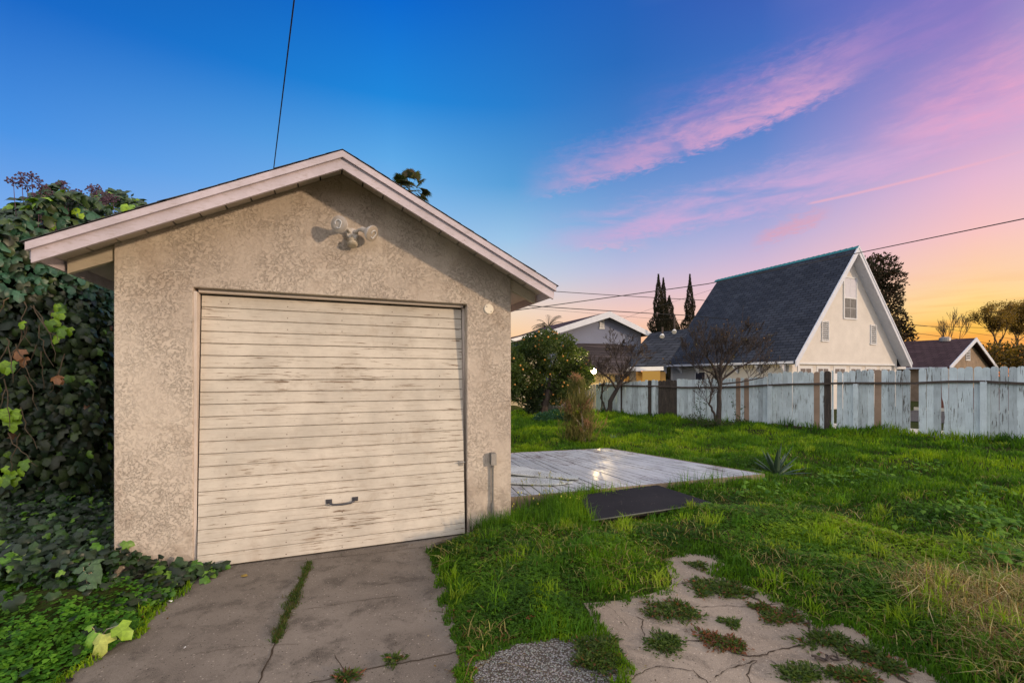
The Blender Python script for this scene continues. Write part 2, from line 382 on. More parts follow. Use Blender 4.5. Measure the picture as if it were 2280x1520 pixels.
M['whitemetal'] = simple('white_cast_metal', (0.62, 0.58, 0.54, 1), 0.45, 0.1, 20, 0.05)
M['black'] = simple('dark_void', (0.015, 0.014, 0.014, 1), 0.95, 0.2, 5)
M['wire'] = simple('wire_jacket', (0.02, 0.02, 0.022, 1), 0.6, 0.2, 5)
M['bark'] = simple('bark', (0.060, 0.046, 0.040, 1), 0.95, 0.4, 18, 0.6)
M['palebark'] = simple('pale_bark', (0.42, 0.36, 0.26, 1), 0.9, 0.3, 12, 0.4)
M['leaf'] = leafmat('leaf')
M['ivyleaf'] = leafmat('ivy_leaf', 0.42, 0.22, (1.3, 1.5, 0.5), 0.45)
M['grass'] = leafmat('grass_blade', 0.6, 0.4, (1.3, 1.35, 0.5), 0.2)
M['needle'] = leafmat('evergreen_leaf', 0.75, 0.12, (1.2, 1.1, 0.6), 0.15)

def shingles(name, c1, c2, scale=1.0, axis_rot=TH):
    m_, t = material(name); co = worldco(t)
    mp = t.mapping(co, (1, 1, 1), (0, 0, -axis_rot))
    sp = t.n('ShaderNodeSeparateXYZ'); t.link(mp, sp.inputs[0])
    # courses follow height; tabs follow the ridge direction (local y)
    cb = t.n('ShaderNodeCombineXYZ'); t.put(cb.inputs[0], sp.outputs[1]); t.put(cb.inputs[1], t.m('MULTIPLY', sp.outputs[2], 1.35))
    br = t.n('ShaderNodeTexBrick'); t.link(cb.outputs[0], br.inputs['Vector'])
    br.inputs['Scale'].default_value = 1.0 * scale; br.inputs['Brick Width'].default_value = 0.32; br.inputs['Row Height'].default_value = 0.15
    br.inputs['Mortar Size'].default_value = 0.012; br.inputs['Mortar Smooth'].default_value = 0.3
    br.inputs['Color1'].default_value = c1; br.inputs['Color2'].default_value = c2
    br.inputs['Mortar'].default_value = tuple(q * 0.25 for q in c1[:3]) + (1,)
    n = t.noise(co, 90, 3); n2 = t.noise(co, 1.2, 4)
    hs = t.n('ShaderNodeHueSaturation'); t.link(br.outputs[0], hs.inputs['Color'])
    t.put(hs.inputs['Value'], t.m('MULTIPLY', t.mr(n, 0.3, 0.7, 0.7, 1.3, False), t.mr(n2, 0.3, 0.7, 0.85, 1.15, False)))
    finish(t, hs.outputs[0], 0.95, t.m('ADD', t.m('MULTIPLY', t.m('SUBTRACT', 1.0, br.outputs[1]), 1.0), t.m('MULTIPLY', n, 0.3)), 0.6, 0.012, spec=0.12); return m_
M['roof_slate'] = shingles('slate_blue_shingles', (0.030, 0.036, 0.052, 1), (0.048, 0.055, 0.074, 1), 0.8, R(23.5))
M['roof_brown'] = shingles('brown_shingles', (0.062, 0.038, 0.042, 1), (0.085, 0.052, 0.056, 1), 0.8)
M['roof_dark'] = shingles('dark_brown_shingles', (0.05, 0.042, 0.045, 1), (0.075, 0.062, 0.065, 1), 0.8)
M['roof_garage'] = shingles('garage_shingles', (0.06, 0.06, 0.065, 1), (0.1, 0.1, 0.105, 1))

# --- concrete
def concrete(name, c1, c2, agg=0.0, stain=0.5):
    m_, t = material(name); co = worldco(t)
    big = t.noise(co, 1.3, 5, 0.6); mid = t.noise(co, 5, 6, 0.7, 0.3); fine = t.noise(co, 60, 6, 0.85); sand = t.noise(co, 240, 2)
    c = t.mix(t.mr(big, 0.3, 0.7), c1, c2)
    c = t.mix(t.m('MULTIPLY', t.mr(mid, 0.47, 0.68), stain), c, tuple(q * 0.42 for q in c1[:3]) + (1,))
    c = t.mix(t.m('MULTIPLY', t.mr(fine, 0.53, 0.68), 0.72), c, tuple(q * 0.35 for q in c1[:3]) + (1,))
    c = t.mix(t.m('MULTIPLY', t.mr(sand, 0.56, 0.66), 0.45), c, tuple(min(1, q * 1.9) for q in c2[:3]) + (1,))
    vd = t.voro(co, 48, 'F1'); vk = t.n('ShaderNodeSeparateColor'); t.link(t.voro(co, 48, 'F1', 1), vk.inputs[0])
    dot = t.mr(vd, 0.26, 0.14)
    c = t.mix(t.m('MULTIPLY', t.m('MULTIPLY', dot, t.mr(vk.outputs[0], 0.62, 0.68)), 0.75), c, tuple(q * 0.3 for q in c1[:3]) + (1,))
    c = t.mix(t.m('MULTIPLY', t.m('MULTIPLY', dot, t.mr(vk.outputs[1], 0.80, 0.85)), 0.6), c, tuple(min(.7, q * 2.2) for q in c2[:3]) + (1,))
    h = t.m('ADD', fine, t.m('MULTIPLY', sand, 0.5))
    if agg:
        v = t.voro(co, 95, 'F1'); vc = t.voro(co, 95, 'F1', 1)
        hs = t.n('ShaderNodeHueSaturation'); t.link(vc, hs.inputs['Color']); hs.inputs['Saturation'].default_value = 0.12; hs.inputs['Value'].default_value = 0.36
        c = t.mix(t.m('MULTIPLY', t.mr(v, 0.62, 0.4), agg), tuple(q * 0.4 for q in c1[:3]) + (1,), hs.outputs[0])
        h = t.m('SUBTRACT', 1.0, v)
    finish(t, c, 0.95, h, 0.55, 0.004 if not agg else 0.02, spec=0.15); return m_
M['drive'] = concrete('driveway_concrete', (0.140, 0.118, 0.099, 1), (0.225, 0.193, 0.163, 1), 0, 0.65)
M['slab'] = concrete('path_concrete', (0.245, 0.200, 0.158, 1), (0.325, 0.268, 0.213, 1), 0, 0.5)
M['aggregate'] = concrete('exposed_aggregate', (0.20, 0.17, 0.14, 1), (0.28, 0.24, 0.20, 1), 0.85)
M['street'] = concrete('street_asphalt', (0.05, 0.05, 0.055, 1), (0.08, 0.08, 0.085, 1))
M['walk'] = concrete('sidewalk_concrete', (0.45, 0.43, 0.38, 1), (0.55, 0.52, 0.46, 1), 0, 0.2)
M['crack'] = simple('joint_dirt', (0.060, 0.046, 0.035, 1), 1.0, 0.4, 30, 0.5, 0, 0.05)
m_, t = material('soil_under_lawn'); co = worldco(t)
n = t.noise(co, 3, 5); n2 = t.noise(co, 45, 4)
c = t.mix(t.mr(n, 0.35, 0.65), (0.045, 0.055, 0.014, 1), (0.022, 0.042, 0.008, 1)); c = t.mix(t.mr(n2, 0.45, 0.7), c, (0.035, 0.026, 0.014, 1))
finish(t, c, 1.0, n2, 0.8, 0.03, spec=0.05); M['soil'] = m_
M['dirt'] = simple('bare_dirt', (0.13, 0.088, 0.058, 1), 1.0, 0.35, 14, 0.7, 0, 0.05)
# ============================================================ GARAGE
GO = Vector((-2.63, 3.704, 0)); GM = frame(GO, TH)      # local x = along the front, y = into the building
UL, UR, WH = -0.522, 2.816, 2.52                        # wall ends; wall height at the corners
UM = (UL + UR) / 2; DEP = 5.6; SL = 0.492
OW0, OW1, OH = 0.0, 2.337, 2.33                         # opening
def wall_h(u): return 3.452 - abs(u - UM) * SL
gar = thing('garage', GO, 'small cream stucco garage with low gable roof and a closed wooden tilt door', 'garage')
b = MB(GM); TW = 0.16
def front(poly): b.prism([(u, 0, z) for u, z in poly], (0, TW, 0))
front([(UL, -0.1), (OW0, -0.1), (OW0, OH), (OW1, OH - 0.005), (OW1, -0.1), (UR, -0.1), (UR, wall_h(UR)), (UM, wall_h(UM)), (UL, wall_h(UL))])
b.box((UL, TW, -0.1), (UL + TW, DEP - TW, wall_h(UL) - 0.0))
b.box((UR - TW, TW, -0.1), (UR, DEP - TW, wall_h(UR) - 0.0))
b.prism([(UL, DEP - TW, -0.1), (UR, DEP - TW, -0.1), (UR, DEP - TW, wall_h(UR)), (UM, DEP - TW, wall_h(UM)), (UL, DEP - TW, wall_h(UL))], (0, TW, 0))
b.build('wall', M['stucco'], gar, bevel=0.008)
# roof
OV, EO, RT = 0.36, 0.318, 0.075
EL, ER = UL - EO, UR + EO
def slope_pts(u0, u1, z0, y0, y1):      # sheet along the slope
    pass
def topz(u): return 3.496 - abs(u - UM) * SL
# roof sheathing boards seen from below (run along the depth)
s = MB(GM)
for side in (-1, 1):
    n = 11; full = (UM - EL) if side < 0 else (ER - UM)
    for i in range(n):
        a0 = i * full / n + 0.006; a1 = (i + 1) * full / n - 0.006
        u0 = UM + side * a0; u1 = UM + side * a1
        z0, z1 = topz(u0) - 0.044, topz(u1) - 0.044
        jit = 0.002 * (i % 3)
        s.prism([(u0, -OV + 0.03, z0 - jit), (u1, -OV + 0.03, z1 - jit), (u1, -OV + 0.03, z1 + 0.02), (u0, -OV + 0.03, z0 + 0.02)], (0, DEP + 2 * OV - 0.06, 0))
rf = bpy.data.objects.new('tmp', None)
roof = MB(GM)
for side, ue in ((-1, EL - 0.03), (1, ER + 0.03)):
    roof.prism([(UM, -OV - 0.02, topz(UM) - 0.018), (ue, -OV - 0.02, topz(ue) - 0.018), (ue, -OV - 0.02, topz(ue) - 0.006), (UM, -OV - 0.02, topz(UM) - 0.006)], (0, DEP + 2 * OV + 0.04, 0))
roofo = roof.build('roof', M['roof_garage'], gar)
s.build('sheathing', M['soffit'], roofo)
# ragged shingle courses on the rake edge
s = MB(GM); random.seed(3)
for side, ue in ((-1, EL - 0.04), (1, ER + 0.04)):
    full = abs(ue - UM); n = 16
    for i in range(n):
        a0 = i * full / n; a1 = (i + 1) * full / n
        for j in range(22):
            y0 = -OV - 0.026 - random.uniform(0, .010) if j == 0 else -OV + j * 0.28
            y1 = -OV + (j + 1) * 0.28 - 0.004
            if y1 > DEP + OV: break
            u0 = UM + side * a0; u1 = UM + side * (a1 + 0.006)
            th = random.uniform(0.001, 0.004)
            s.add([(u0, y0, topz(u0) + 0.000), (u1, y0, topz(u1) + 0.001), (u1, y0, topz(u1) + 0.004 + th), (u0, y0, topz(u0) + 0.003),
                   (u0, y1, topz(u0) + 0.000), (u1, y1, topz(u1) + 0.006), (u1, y1, topz(u1) + 0.006 + th), (u0, y1, topz(u0) + 0.004)],
                  [(0,1,2,3),(7,6,5,4),(3,2,6,7),(0,4,5,1),(1,5,6,2),(0,3,7,4)])
s.build('shingles', M['roof_garage'], roofo)
# rake boards: upper trim strip proud of the deeper board
for side, ue in ((-1, EL - 0.0), (1, ER + 0.0)):
    s = MB(GM)
    for (zt, zb, y0, y1, ext) in ((-0.007, -0.062, -OV - 0.024, -OV + 0.012, 0.02), (-0.062, -0.150, -OV, -OV + 0.026, 0.0)):
        u = ue + side * ext
        s.prism([(UM, y0, topz(UM) + zt), (u, y0, topz(u) + zt), (u, y0, topz(u) + zb), (UM, y0, topz(UM) + zb)], (0, y1 - y0, 0))
    s.build('rake_board', M['trim'], gar)
# first rafter continuing out past the corner, and the row of rafter tails behind
for k in range(7):
    y = 0.02 + k * 0.9
    for side, uw, ue in ((-1, UL, EL + 0.03), (1, UR, ER - 0.03)):
        s = MB(GM); u_in = uw + side * (0.002 if k == 0 else -0.2)
        s.prism([(u_in, y, topz(u_in) - 0.05), (ue, y, topz(ue) - 0.05), (ue, y, topz(ue) - 0.155), (u_in, y, topz(u_in) - 0.168)], (0, 0.045, 0))
        s.build('rafter', M['rafter'], gar)
for side, ue in ((-1, EL), (1, ER)):
    s = MB(GM); s.box((min(ue, ue + side * 0.02), -OV + 0.03, topz(ue) - 0.12), (max(ue, ue + side * 0.02), DEP + OV, topz(ue) - 0.02)); s.build('fascia', M['trim'], gar)
# jamb trim
s = MB(GM)
s.box((OW0 - 0.002, 0.012, 0.0), (OW0 + 0.022, 0.13, OH - 0.03)); s.box((OW1 - 0.022, 0.10, 0.0), (OW1 + 0.002, 0.15, OH - 0.03))
s.box((OW0 + 0.022, 0.06, OH - 0.03), (OW1 - 0.022, 0.15, OH + 0.001))
s.build('door_jamb', M['soffit'], gar, bevel=0.003)
s = MB(GM); s.box((OW0 + 0.02, 0.15, 0.0), (OW1 - 0.02, 0.158, OH)); s.build('opening_backing', M['black'], gar)
# tilt door: boards, bottom kicked outwards
def door_y(z): return 0.125 - 0.150 * (1 - z / OH)
D0, D1, DT = OW0 + 0.033, OW1 - 0.03, OH - 0.04
dth = math.atan(0.105 / OH)
dob = bpy.data.objects.new('door', None)
s = MB(GM); NB = 22; bh = DT / NB
for i in range(NB):
    z0 = 0.012 + i * (DT - 0.012) / NB; z1 = 0.012 + (i + 1) * (DT - 0.012) / NB - 0.0035
    y0, y1 = door_y(z0), door_y(z1); c0 = 0.004
    wob = random.uniform(-0.0015, 0.0015)
    s.add([(D0, y0 + c0, z0), (D1, y0 + c0, z0), (D1, y0 + wob, z0 + c0), (D0, y0 + wob, z0 + c0),
           (D1, y1 + wob, z1 - c0), (D0, y1 + wob, z1 - c0), (D1, y1 + c0, z1), (D0, y1 + c0, z1),
           (D0, y0 + 0.02, z0), (D1, y0 + 0.02, z0), (D1, y1 + 0.02, z1), (D0, y1 + 0.02, z1)],
          [(0,1,2,3),(3,2,4,5),(5,4,6,7),(8,9,1,0),(7,6,10,11),(0,3,5,7,11,8),(1,9,10,6,4,2)])
door = s.build('door', M['door'], gar)
# keep the grain along the door: rotate the object's axes onto the garage frame
def reframe(o):
    """turn the mesh object's own axes to the garage direction, geometry unchanged in the world"""
    Rm = Matrix.Rotation(-TH, 4, 'Z'); o.data.transform(Rm); o.rotation_euler = (0, 0, TH)
reframe(door)
s = MB(GM); s.box((D0, door_y(0) + 0.022, 0.02), (D1, door_y(0) + 0.03, DT), T=None)
# handle
hu = 1.15; hz = 0.457; k = door_y(hz)
s = MB(GM)
for q in (-1, 1):
    s.box((hu + q * 0.112 - 0.026, k - 0.010, hz - 0.018), (hu + q * 0.112 + 0.026, k + 0.002, hz + 0.020))
    s.tube([(hu + q * 0.112, k - 0.006, hz - 0.004), (hu + q * 0.100, k - 0.04, hz - 0.012), (hu + q * 0.075, k - 0.05, hz - 0.02)], 0.009, 8)
s.tube([(hu - 0.078, k - 0.05, hz - 0.02), (hu, k - 0.052, hz - 0.026), (hu + 0.078, k - 0.05, hz - 0.02)], [0.009, 0.010, 0.009], 8)
h_ = s.build('handle', M['handle'], door, bevel=0.002)
reframe_inv = Matrix.Rotation(-TH, 4, 'Z'); h_.data.transform(reframe_inv)
# latch and frayed bracket on the right edge of the door
s = MB(GM); z = 0.72
s.box((D1 - 0.05, door_y(z) - 0.012, z - 0.03), (D1 - 0.01, door_y(z) + 0.002, z + 0.02)); s.tube([(D1 - 0.07, door_y(z) - 0.02, z), (D1 + 0.01, door_y(z) - 0.02, z + 0.005)], 0.006, 6)
l_ = s.build('latch', M['galv'], door); l_.data.transform(reframe_inv)
# twin floodlight
fu, fz = 1.235, 2.90
fl = thing('floodlight', GM @ Vector((fu, 0, fz)), 'old twin floodlight with two round lamps and a small motion sensor under the gable peak', 'floodlight')
def disc(s, c, d, prof, n=24):       # lathe around direction d; prof = (along, radius)
    s.tube([Vector(c) + Vector(d).normalized() * a for a, _ in prof], [r for _, r in prof], n)
s = MB(GM); disc(s, (fu, 0, fz), (0, -1, 0), [(0, 0.055), (0.03, 0.055), (0.04, 0.045), (0.041, 0.0)]); s.build('mounting_plate', M['whitemetal'], fl)
lens, lt = material('lamp_lens'); finish(lt, (0.42, 0.36, 0.30, 1), 0.25, None, spec=0.6)
for q, (du, dz, dd) in enumerate((((-0.055), 0.022, (-0.45, -1, -0.12)), (0.075, 0.02, (0.85, -0.75, -0.55)))):
    s = MB(GM); d = Vector(dd).normalized(); c0 = Vector((fu + du * 0.3, -0.045, fz + dz * 0.6)); c1 = c0 + Vector((du * 0.9, -0.05, dz))
    s.tube([c0, (c0 + c1) / 2 + Vector((0, 0, 0.01)), c1], 0.014, 10)
    disc(s, c1 - d * 0.01, d, [(0, 0.0), (0.0, 0.024), (0.045, 0.027), (0.07, 0.045), (0.105, 0.070), (0.125, 0.074)])
    a = s.build('lamp_head', M['whitemetal'], fl, smooth=False)
    s = MB(GM); disc(s, c1 - d * 0.01 + d * 0.119, d, [(0, 0.073), (0.010, 0.070), (0.016, 0.050), (0.018, 0.0)])
    s.build('lens', lens, a)
    s = MB(GM); e1 = d.cross(Vector((0, 0, 1))).normalized(); e2 = e1.cross(d)
    ring = [c1 + d * 0.130 + e1 * 0.026 * math.cos(a_) * (1 + 0.25 * math.sin(3 * a_)) + e2 * 0.036 * math.sin(a_) for a_ in [i * 2 * math.pi / 16 for i in range(15)]]
    s.tube(ring, 0.005, 6); s.build('bulb_coil', M['white'], a)
s = MB(GM); disc(s, (fu + 0.0, -0.05, fz - 0.045), (0.05, -0.45, -1), [(0, 0.02), (0.02, 0.028), (0.022, 0.043), (0.045, 0.045), (0.047, 0.040), (0.055, 0.040), (0.057, 0.045), (0.075, 0.045), (0.085, 0.03), (0.086, 0)])
s.tube([(fu, -0.03, fz - 0.01), (fu, -0.05, fz - 0.05)], 0.010, 8)
s.build('motion_sensor', M['rafter'], fl)
# round cover plate
px = GM @ Vector((2.575, 0, 0)); cu = (-0.052 * GO.y - GO.x) / (math.cos(TH) + 0.052 * math.sin(TH))
cz = EYE + (HY - 688) / F * (GO.y + cu * math.sin(TH))
cp = thing('cover_plate', GM @ Vector((cu, 0, cz)), 'round white electrical cover plate on the stucco right of the door', 'cover plate')
s = MB(GM); disc(s, (cu, 0.004, cz), (0, -1, 0), [(0, 0.052), (0.008, 0.053), (0.0085, 0.049), (0.016, 0.049), (0.018, 0.046), (0.0185, 0)], 28)
s.build('plate', simple('cream_plate', (0.86, 0.78, 0.64, 1), 0.5, 0.05), cp)
s = MB(GM)
for a_ in (2.4, 5.4):
    s = MB(GM); s.tube([(cu + 0.034 * math.cos(a_), -0.013, cz + 0.034 * math.sin(a_)), (cu + 0.034 * math.cos(a_), -0.0165, cz + 0.034 * math.sin(a_))], 0.005, 8)
    s.build('screw', M['black'], cp)
# conduit with box
def gu(px): kk = (px - CX) / F; return (kk * GO.y - GO.x) / (math.cos(TH) - kk * math.sin(TH))
cgal = simple('dull_grey_conduit', (0.20, 0.19, 0.175, 1), 0.6, 0.3, 25, 0.2, 0.2); u = gu(1095); yy = GO.y + u * math.sin(TH); z = lambda py: EYE + (HY - py) / F * yy
cd = thing('electrical_conduit', GM @ Vector((u, 0, 0)), 'grey metal outlet box on a conduit pipe rising beside the garage corner', 'conduit')
s = MB(GM); s.tube([(u, -0.028, 0.0), (u, -0.028, z(1032))], 0.0125, 10); s.tube([(u, -0.028, z(1140)), (u, -0.028, z(1118))], 0.017, 10); s.tube([(u, -0.028, z(1040)), (u, -0.028, z(1031))], 0.016, 10); s.build('pipe', cgal, cd, smooth=False)
s = MB(GM); s.box((u - 0.026, -0.062, z(1032)), (u + 0.026, 0.0, z(1006)), None); s.build('outlet_box', cgal, cd, bevel=0.004)
s = MB(GM); s.box((u - 0.030, -0.068, z(1033)), (u + 0.030, -0.0625, z(1008))); s.tube([(u - 0.026, -0.07, z(1010)), (u - 0.026, -0.07, z(1022))], 0.004, 6); s.build('cover', M['galv'], cd, bevel=0.002)
# ============================================================ GROUND
def gp(pts, z=0.0): return [G(x, y, z) for x, y in pts]
DRIVE = [(-700, 2100), (130, 1515), (305, 1395), (420, 1300), (470, 1262), (1035, 1187), (958, 1212), (975, 1262), (998, 1320), (1016, 1400), (1040, 1480), (1075, 1600), (1190, 2100)]
PATH = [(1478,1247),(1520,1233),(1590,1236),(1612,1256),(1590,1281),(1621,1291),(1706,1317),(1735,1340),(1798,1365),(1813,1392),(1868,1384),(1916,1398),(1968,1435),(2023,1476),(2082,1490),(2130,1530),(2400,1750),(2600,2100),(1620,2100),(1470,1700),(1385,1520),(1360,1425),(1310,1412),(1330,1395),(1318,1368),(1305,1345),(1380,1335),(1445,1322),(1500,1300),(1490,1270)]
AGG = [(1042, 1478), (1100, 1440), (1180, 1425), (1260, 1420), (1300, 1408), (1362, 1425), (1387, 1520), (1470, 1700), (1620, 2100), (1180, 2100), (1075, 1590), (1046, 1510)]
ddir = EU
# the driveway: parallel joints, built on the garage's grid
dl = [(-3.3, 1.2)]
DR = gp(DRIVE); 
CWF = 0.55
def sheet(name, poly, z, thick, mat, label=None, sub=0.12, rough=0.012, seed=0):
    """slab with a slightly ragged outline"""
    rnd = random.Random(seed); out = []
    n = len(poly)
    for i in range(n):
        a, b_ = poly[i], poly[(i + 1) % n]; L = (b_ - a).length; k = max(1, int(L / sub))
        for j in range(k):
            p = a.lerp(b_, j / k) + Vector((rnd.uniform(-rough, rough), rnd.uniform(-rough, rough), 0)); p.z = z; out.append(p)
    b = MB(); b.prism([(p.x, p.y, z - thick) for p in out], (0, 0, thick)); o = b.build(name, mat); tag(o, label, kind='structure'); return o
b = MB(); b.add([(-900, -900, -0.06), (900, -900, -0.06), (900, 900, -0.06), (-900, 900, -0.06)], [(0, 1, 2, 3)])
tag(b.build('ground', M['soil']), kind='structure')
# driveway as slabs with real gaps: joints follow EU / EV
def ribbon(poly, w, z, rnd, wob=0.35, step=0.04, jit=0.006):
    pts = []
    for a, c_ in zip(poly, poly[1:]):
        k = max(1, int((c_ - a).length / step))
        for j in range(k): pts.append(a.lerp(c_, j / k))
    pts.append(poly[-1]); L = []; Rr = []
    for i, p in enumerate(pts):
        d = (pts[min(i + 1, len(pts) - 1)] - pts[max(0, i - 1)]).normalized(); n = Vector((-d.y, d.x, 0))
        p = p + n * rnd.uniform(-jit, jit); ww = w / 2 * (1 + rnd.uniform(-wob, wob)) * (0.35 if i in (0, len(pts) - 1) else 1)
        L.append((p.x + n.x * ww, p.y + n.y * ww, z)); Rr.append((p.x - n.x * ww, p.y - n.y * ww, z))
    m_ = len(pts); return L + Rr, [(i, i + 1, m_ + i + 1, m_ + i) for i in range(m_ - 1)]
drv = sheet('driveway', DR, 0.0, 0.1, M['drive'], 'brown stained concrete driveway of jointed slabs', rough=0.01, seed=1)
rnd = random.Random(4)
b = MB()
for pts, w in (([(570, 1530), (612, 1435), (650, 1340), (690, 1250)], 0.016), ([(480, 1800), (570, 1530)], 0.016),
               ([(590, 1542), (760, 1503), (860, 1480), (950, 1465), (1030, 1447)], 0.011),
               ([(672, 1357), (780, 1339), (890, 1325)], 0.006), ([(430, 1455), (520, 1440), (615, 1434), (672, 1432)], 0.004),
               ([(742, 1453), (757, 1475), (775, 1499)], 0.006), ([(300, 1560), (590, 1542)], 0.009), ([(803, 1341), (795, 1358), (796, 1375)], 0.003),
               ([(640, 1250), (760, 1238), (880, 1225), (960, 1213)], 0.006), ([(840, 1300), (900, 1294), (962, 1283)], 0.005)):
    v, f = ribbon(gp(pts, 0.004), w * CWF, 0.004, rnd); b.add(v, f)
b.build('joint', M['crack'], drv)
pth = sheet('path', gp(PATH), 0.006, 0.1, M['slab'], 'cracked pale concrete path in the lawn', rough=0.016, seed=2)
b = MB()
CR = [([(1417,1370),(1431,1378),(1427,1395),(1436,1416),(1450,1425)], .008), ([(1522,1426),(1570,1422)], .012), ([(1622,1448),(1673,1461),(1699,1457),(1728,1446),(1780,1437),(1806,1432)], .012),
      ([(1717,1468),(1736,1483),(1747,1498)], .010), ([(1592,1509),(1622,1487),(1662,1476),(1684,1468)], .010), ([(1541,1490),(1570,1513),(1600,1560)], .012), ([(1500,1299),(1533,1295),(1560,1297)], .010),
      ([(1537,1384),(1563,1406),(1590,1420)], .007), ([(1662,1349),(1706,1347),(1735,1341)], .010), ([(1559,1350),(1622,1347),(1662,1349)], .007), ([(1530,1260),(1560,1268),(1598,1283)], .012),
      ([(1345,1342),(1370,1360),(1390,1382),(1400,1400)], .004), ([(1699,1457),(1717,1468)], .008), ([(1610,1290),(1680,1330),(1735,1360),(1800,1385)], .03), ([(1806,1432),(1800,1400),(1798,1370)], .018),
      ([(1810,1395),(1880,1450),(1960,1480),(2060,1540)], .04), ([(1790,1500),(1850,1490),(1900,1470)], .012), ([(1385,1520),(1460,1480),(1541,1490)], .006), ([(1684,1468),(1660,1500),(1700,1560)], .008)]
for pts, w in CR:
    v, f = ribbon(gp(pts, 0.0105), w * CWF, 0.0105, rnd, 0.7, 0.025, 0.008); b.add(v, f)
b.build('crack', M['crack'], pth)
tag(sheet('gravel_patch', gp(AGG), 0.002, 0.1, M['aggregate'], 'exposed aggregate patch between driveway and path', seed=3), kind='structure')
# lawn: a bumpy sheet of soil the grass grows on
HARD = [[(p.x, p.y) for p in DR], [(p.x, p.y) for p in gp(PATH)], [(p.x, p.y) for p in gp(AGG)]]
GARF = [tuple((GM @ Vector(q))[:2]) for q in ((UL, 0, 0), (UR, 0, 0), (UR, DEP, 0), (UL, DEP, 0))]
_f0 = G(2283, 999.2); _fd = (G(1329, 922.5) - _f0).normalized(); _fn = Vector((_fd.y, -_fd.x, 0)); _fn = _fn if _fn.dot(-_f0) > 0 else -_fn
def lawn_h(x, y):
    x = np.asarray(x, float); y = np.asarray(y, float)
    h = 0.17 * (vnoise(x, y, 1.3) - 0.25) + 0.07 * vnoise(x, y, 3.1, 1) + 0.03 * vnoise(x, y, 7, 2)
    d = np.full(x.shape, 9.0).ravel()
    for pl in HARD + [GARF]:
        xx, yy = x.ravel(), y.ravel(); q = polydist(xx, yy, pl); q[inpoly(xx, yy, pl)] = -1; d = np.minimum(d, q)
    d = d.reshape(x.shape)
    rel = (x - _f0.x) * _fn.x + (y - _f0.y) * _fn.y
    h = np.where(rel < -0.12, -0.4, h)
    return np.where(rel < -0.12, -0.2, np.where(d < 0, -0.05, h.clip(0, 1) * np.clip(d / 0.5, 0, 1) - 0.012 * (d < 0.04)))
gx = np.concatenate([np.arange(-4, 8, 0.1), np.arange(8, 30, 0.4)]); gy = np.concatenate([np.arange(1.5, 9, 0.1), np.arange(9, 30, 0.3)])
XX, YY = np.meshgrid(gx, gy); ZZ = lawn_h(XX, YY)
nx, ny = len(gx), len(gy); idx = np.arange(nx * ny).reshape(ny, nx)
fs = np.stack([idx[:-1, :-1].ravel(), idx[:-1, 1:].ravel(), idx[1:, 1:].ravel(), idx[1:, :-1].ravel()], 1)
lawn_o = (mk('lawn', np.stack([XX.ravel(), YY.ravel(), ZZ.ravel()], 1), fs, M['soil'], smooth=True)); tag(lawn_o, kind='structure')

# ============================================================ DECK, RAMP MAT, LOOSE SHEETS
DZ = 0.21
dA, dB, dC = G(1138, 1106, DZ), G(1700, 1054.5, DZ), G(1353, 997.5, DZ)
fdir = (dA - dB).normalized(); dA2 = dB + fdir * 4.2
ldir = (G(1138, 1008, DZ) - dC).normalized(); dD2 = dC + ldir * 2.9
deck = thing('wooden_deck', Vector(((dA2 + dC) / 2)) - Vector((0, 0, DZ)), 'low wooden deck with worn grey paint sunk in the lawn beside the garage', 'deck')
# boards run along the right-hand edge
bd = (dC - dB).normalized(); rnd = random.Random(11)
th_b = math.atan2(bd.y, bd.x)
b = MB(); nb = 31
for i in range(nb):
    f0, f1 = (i + 0.03) / nb, (i + 0.95 - rnd.choice((0, 0, .02, .05))) / nb
    p0, p1 = dB.lerp(dA2, f0), dB.lerp(dA2, f1); q0, q1 = dC.lerp(dD2, f0), dC.lerp(dD2, f1)
    dz = rnd.uniform(-0.003, 0.003) - (0.004 if i % 5 == 0 else 0)
    top = [p + Vector((0, 0, dz)) for p in (p0, p1, q1, q0)]
    b.prism([p - Vector((0, 0, 0.03)) for p in top], (0, 0, 0.03))
o = b.build('deck_board', M['deckwood'], deck, bevel=0.002)
o.data.transform(Matrix.Rotation(-th_b, 4, 'Z')); o.rotation_euler = (0, 0, th_b)
b = MB()
dn = Vector((0, 0, 1))
for a, c_ in ((dB, dA2), (dB, dC), (dC, dD2)):
    d = (c_ - a).normalized(); inw = Vector((d.y, -d.x, 0)); mid = (dB + dC + dA2 + dD2) / 4
    if (mid - a).dot(inw) < 0: inw = -inw
    q = [a - Vector((0, 0, 0.034)), c_ - Vector((0, 0, 0.034))]
    b.prism([q[0] + inw * 0.003, q[0] + inw * 0.04, q[0] + inw * 0.04 - Vector((0, 0, 0.2)), q[0] + inw * 0.003 - Vector((0, 0, 0.2))], q[1] - q[0])
    b.prism([a + Vector((0, 0, 0.002)) - inw * 0.02, a + Vector((0, 0, 0.002)) - inw * 0.001, a - inw * 0.001 - Vector((0, 0, 0.14)), a - inw * 0.02 - Vector((0, 0, 0.14))], c_ - a)
b.build('fascia', M['deckside'], deck)
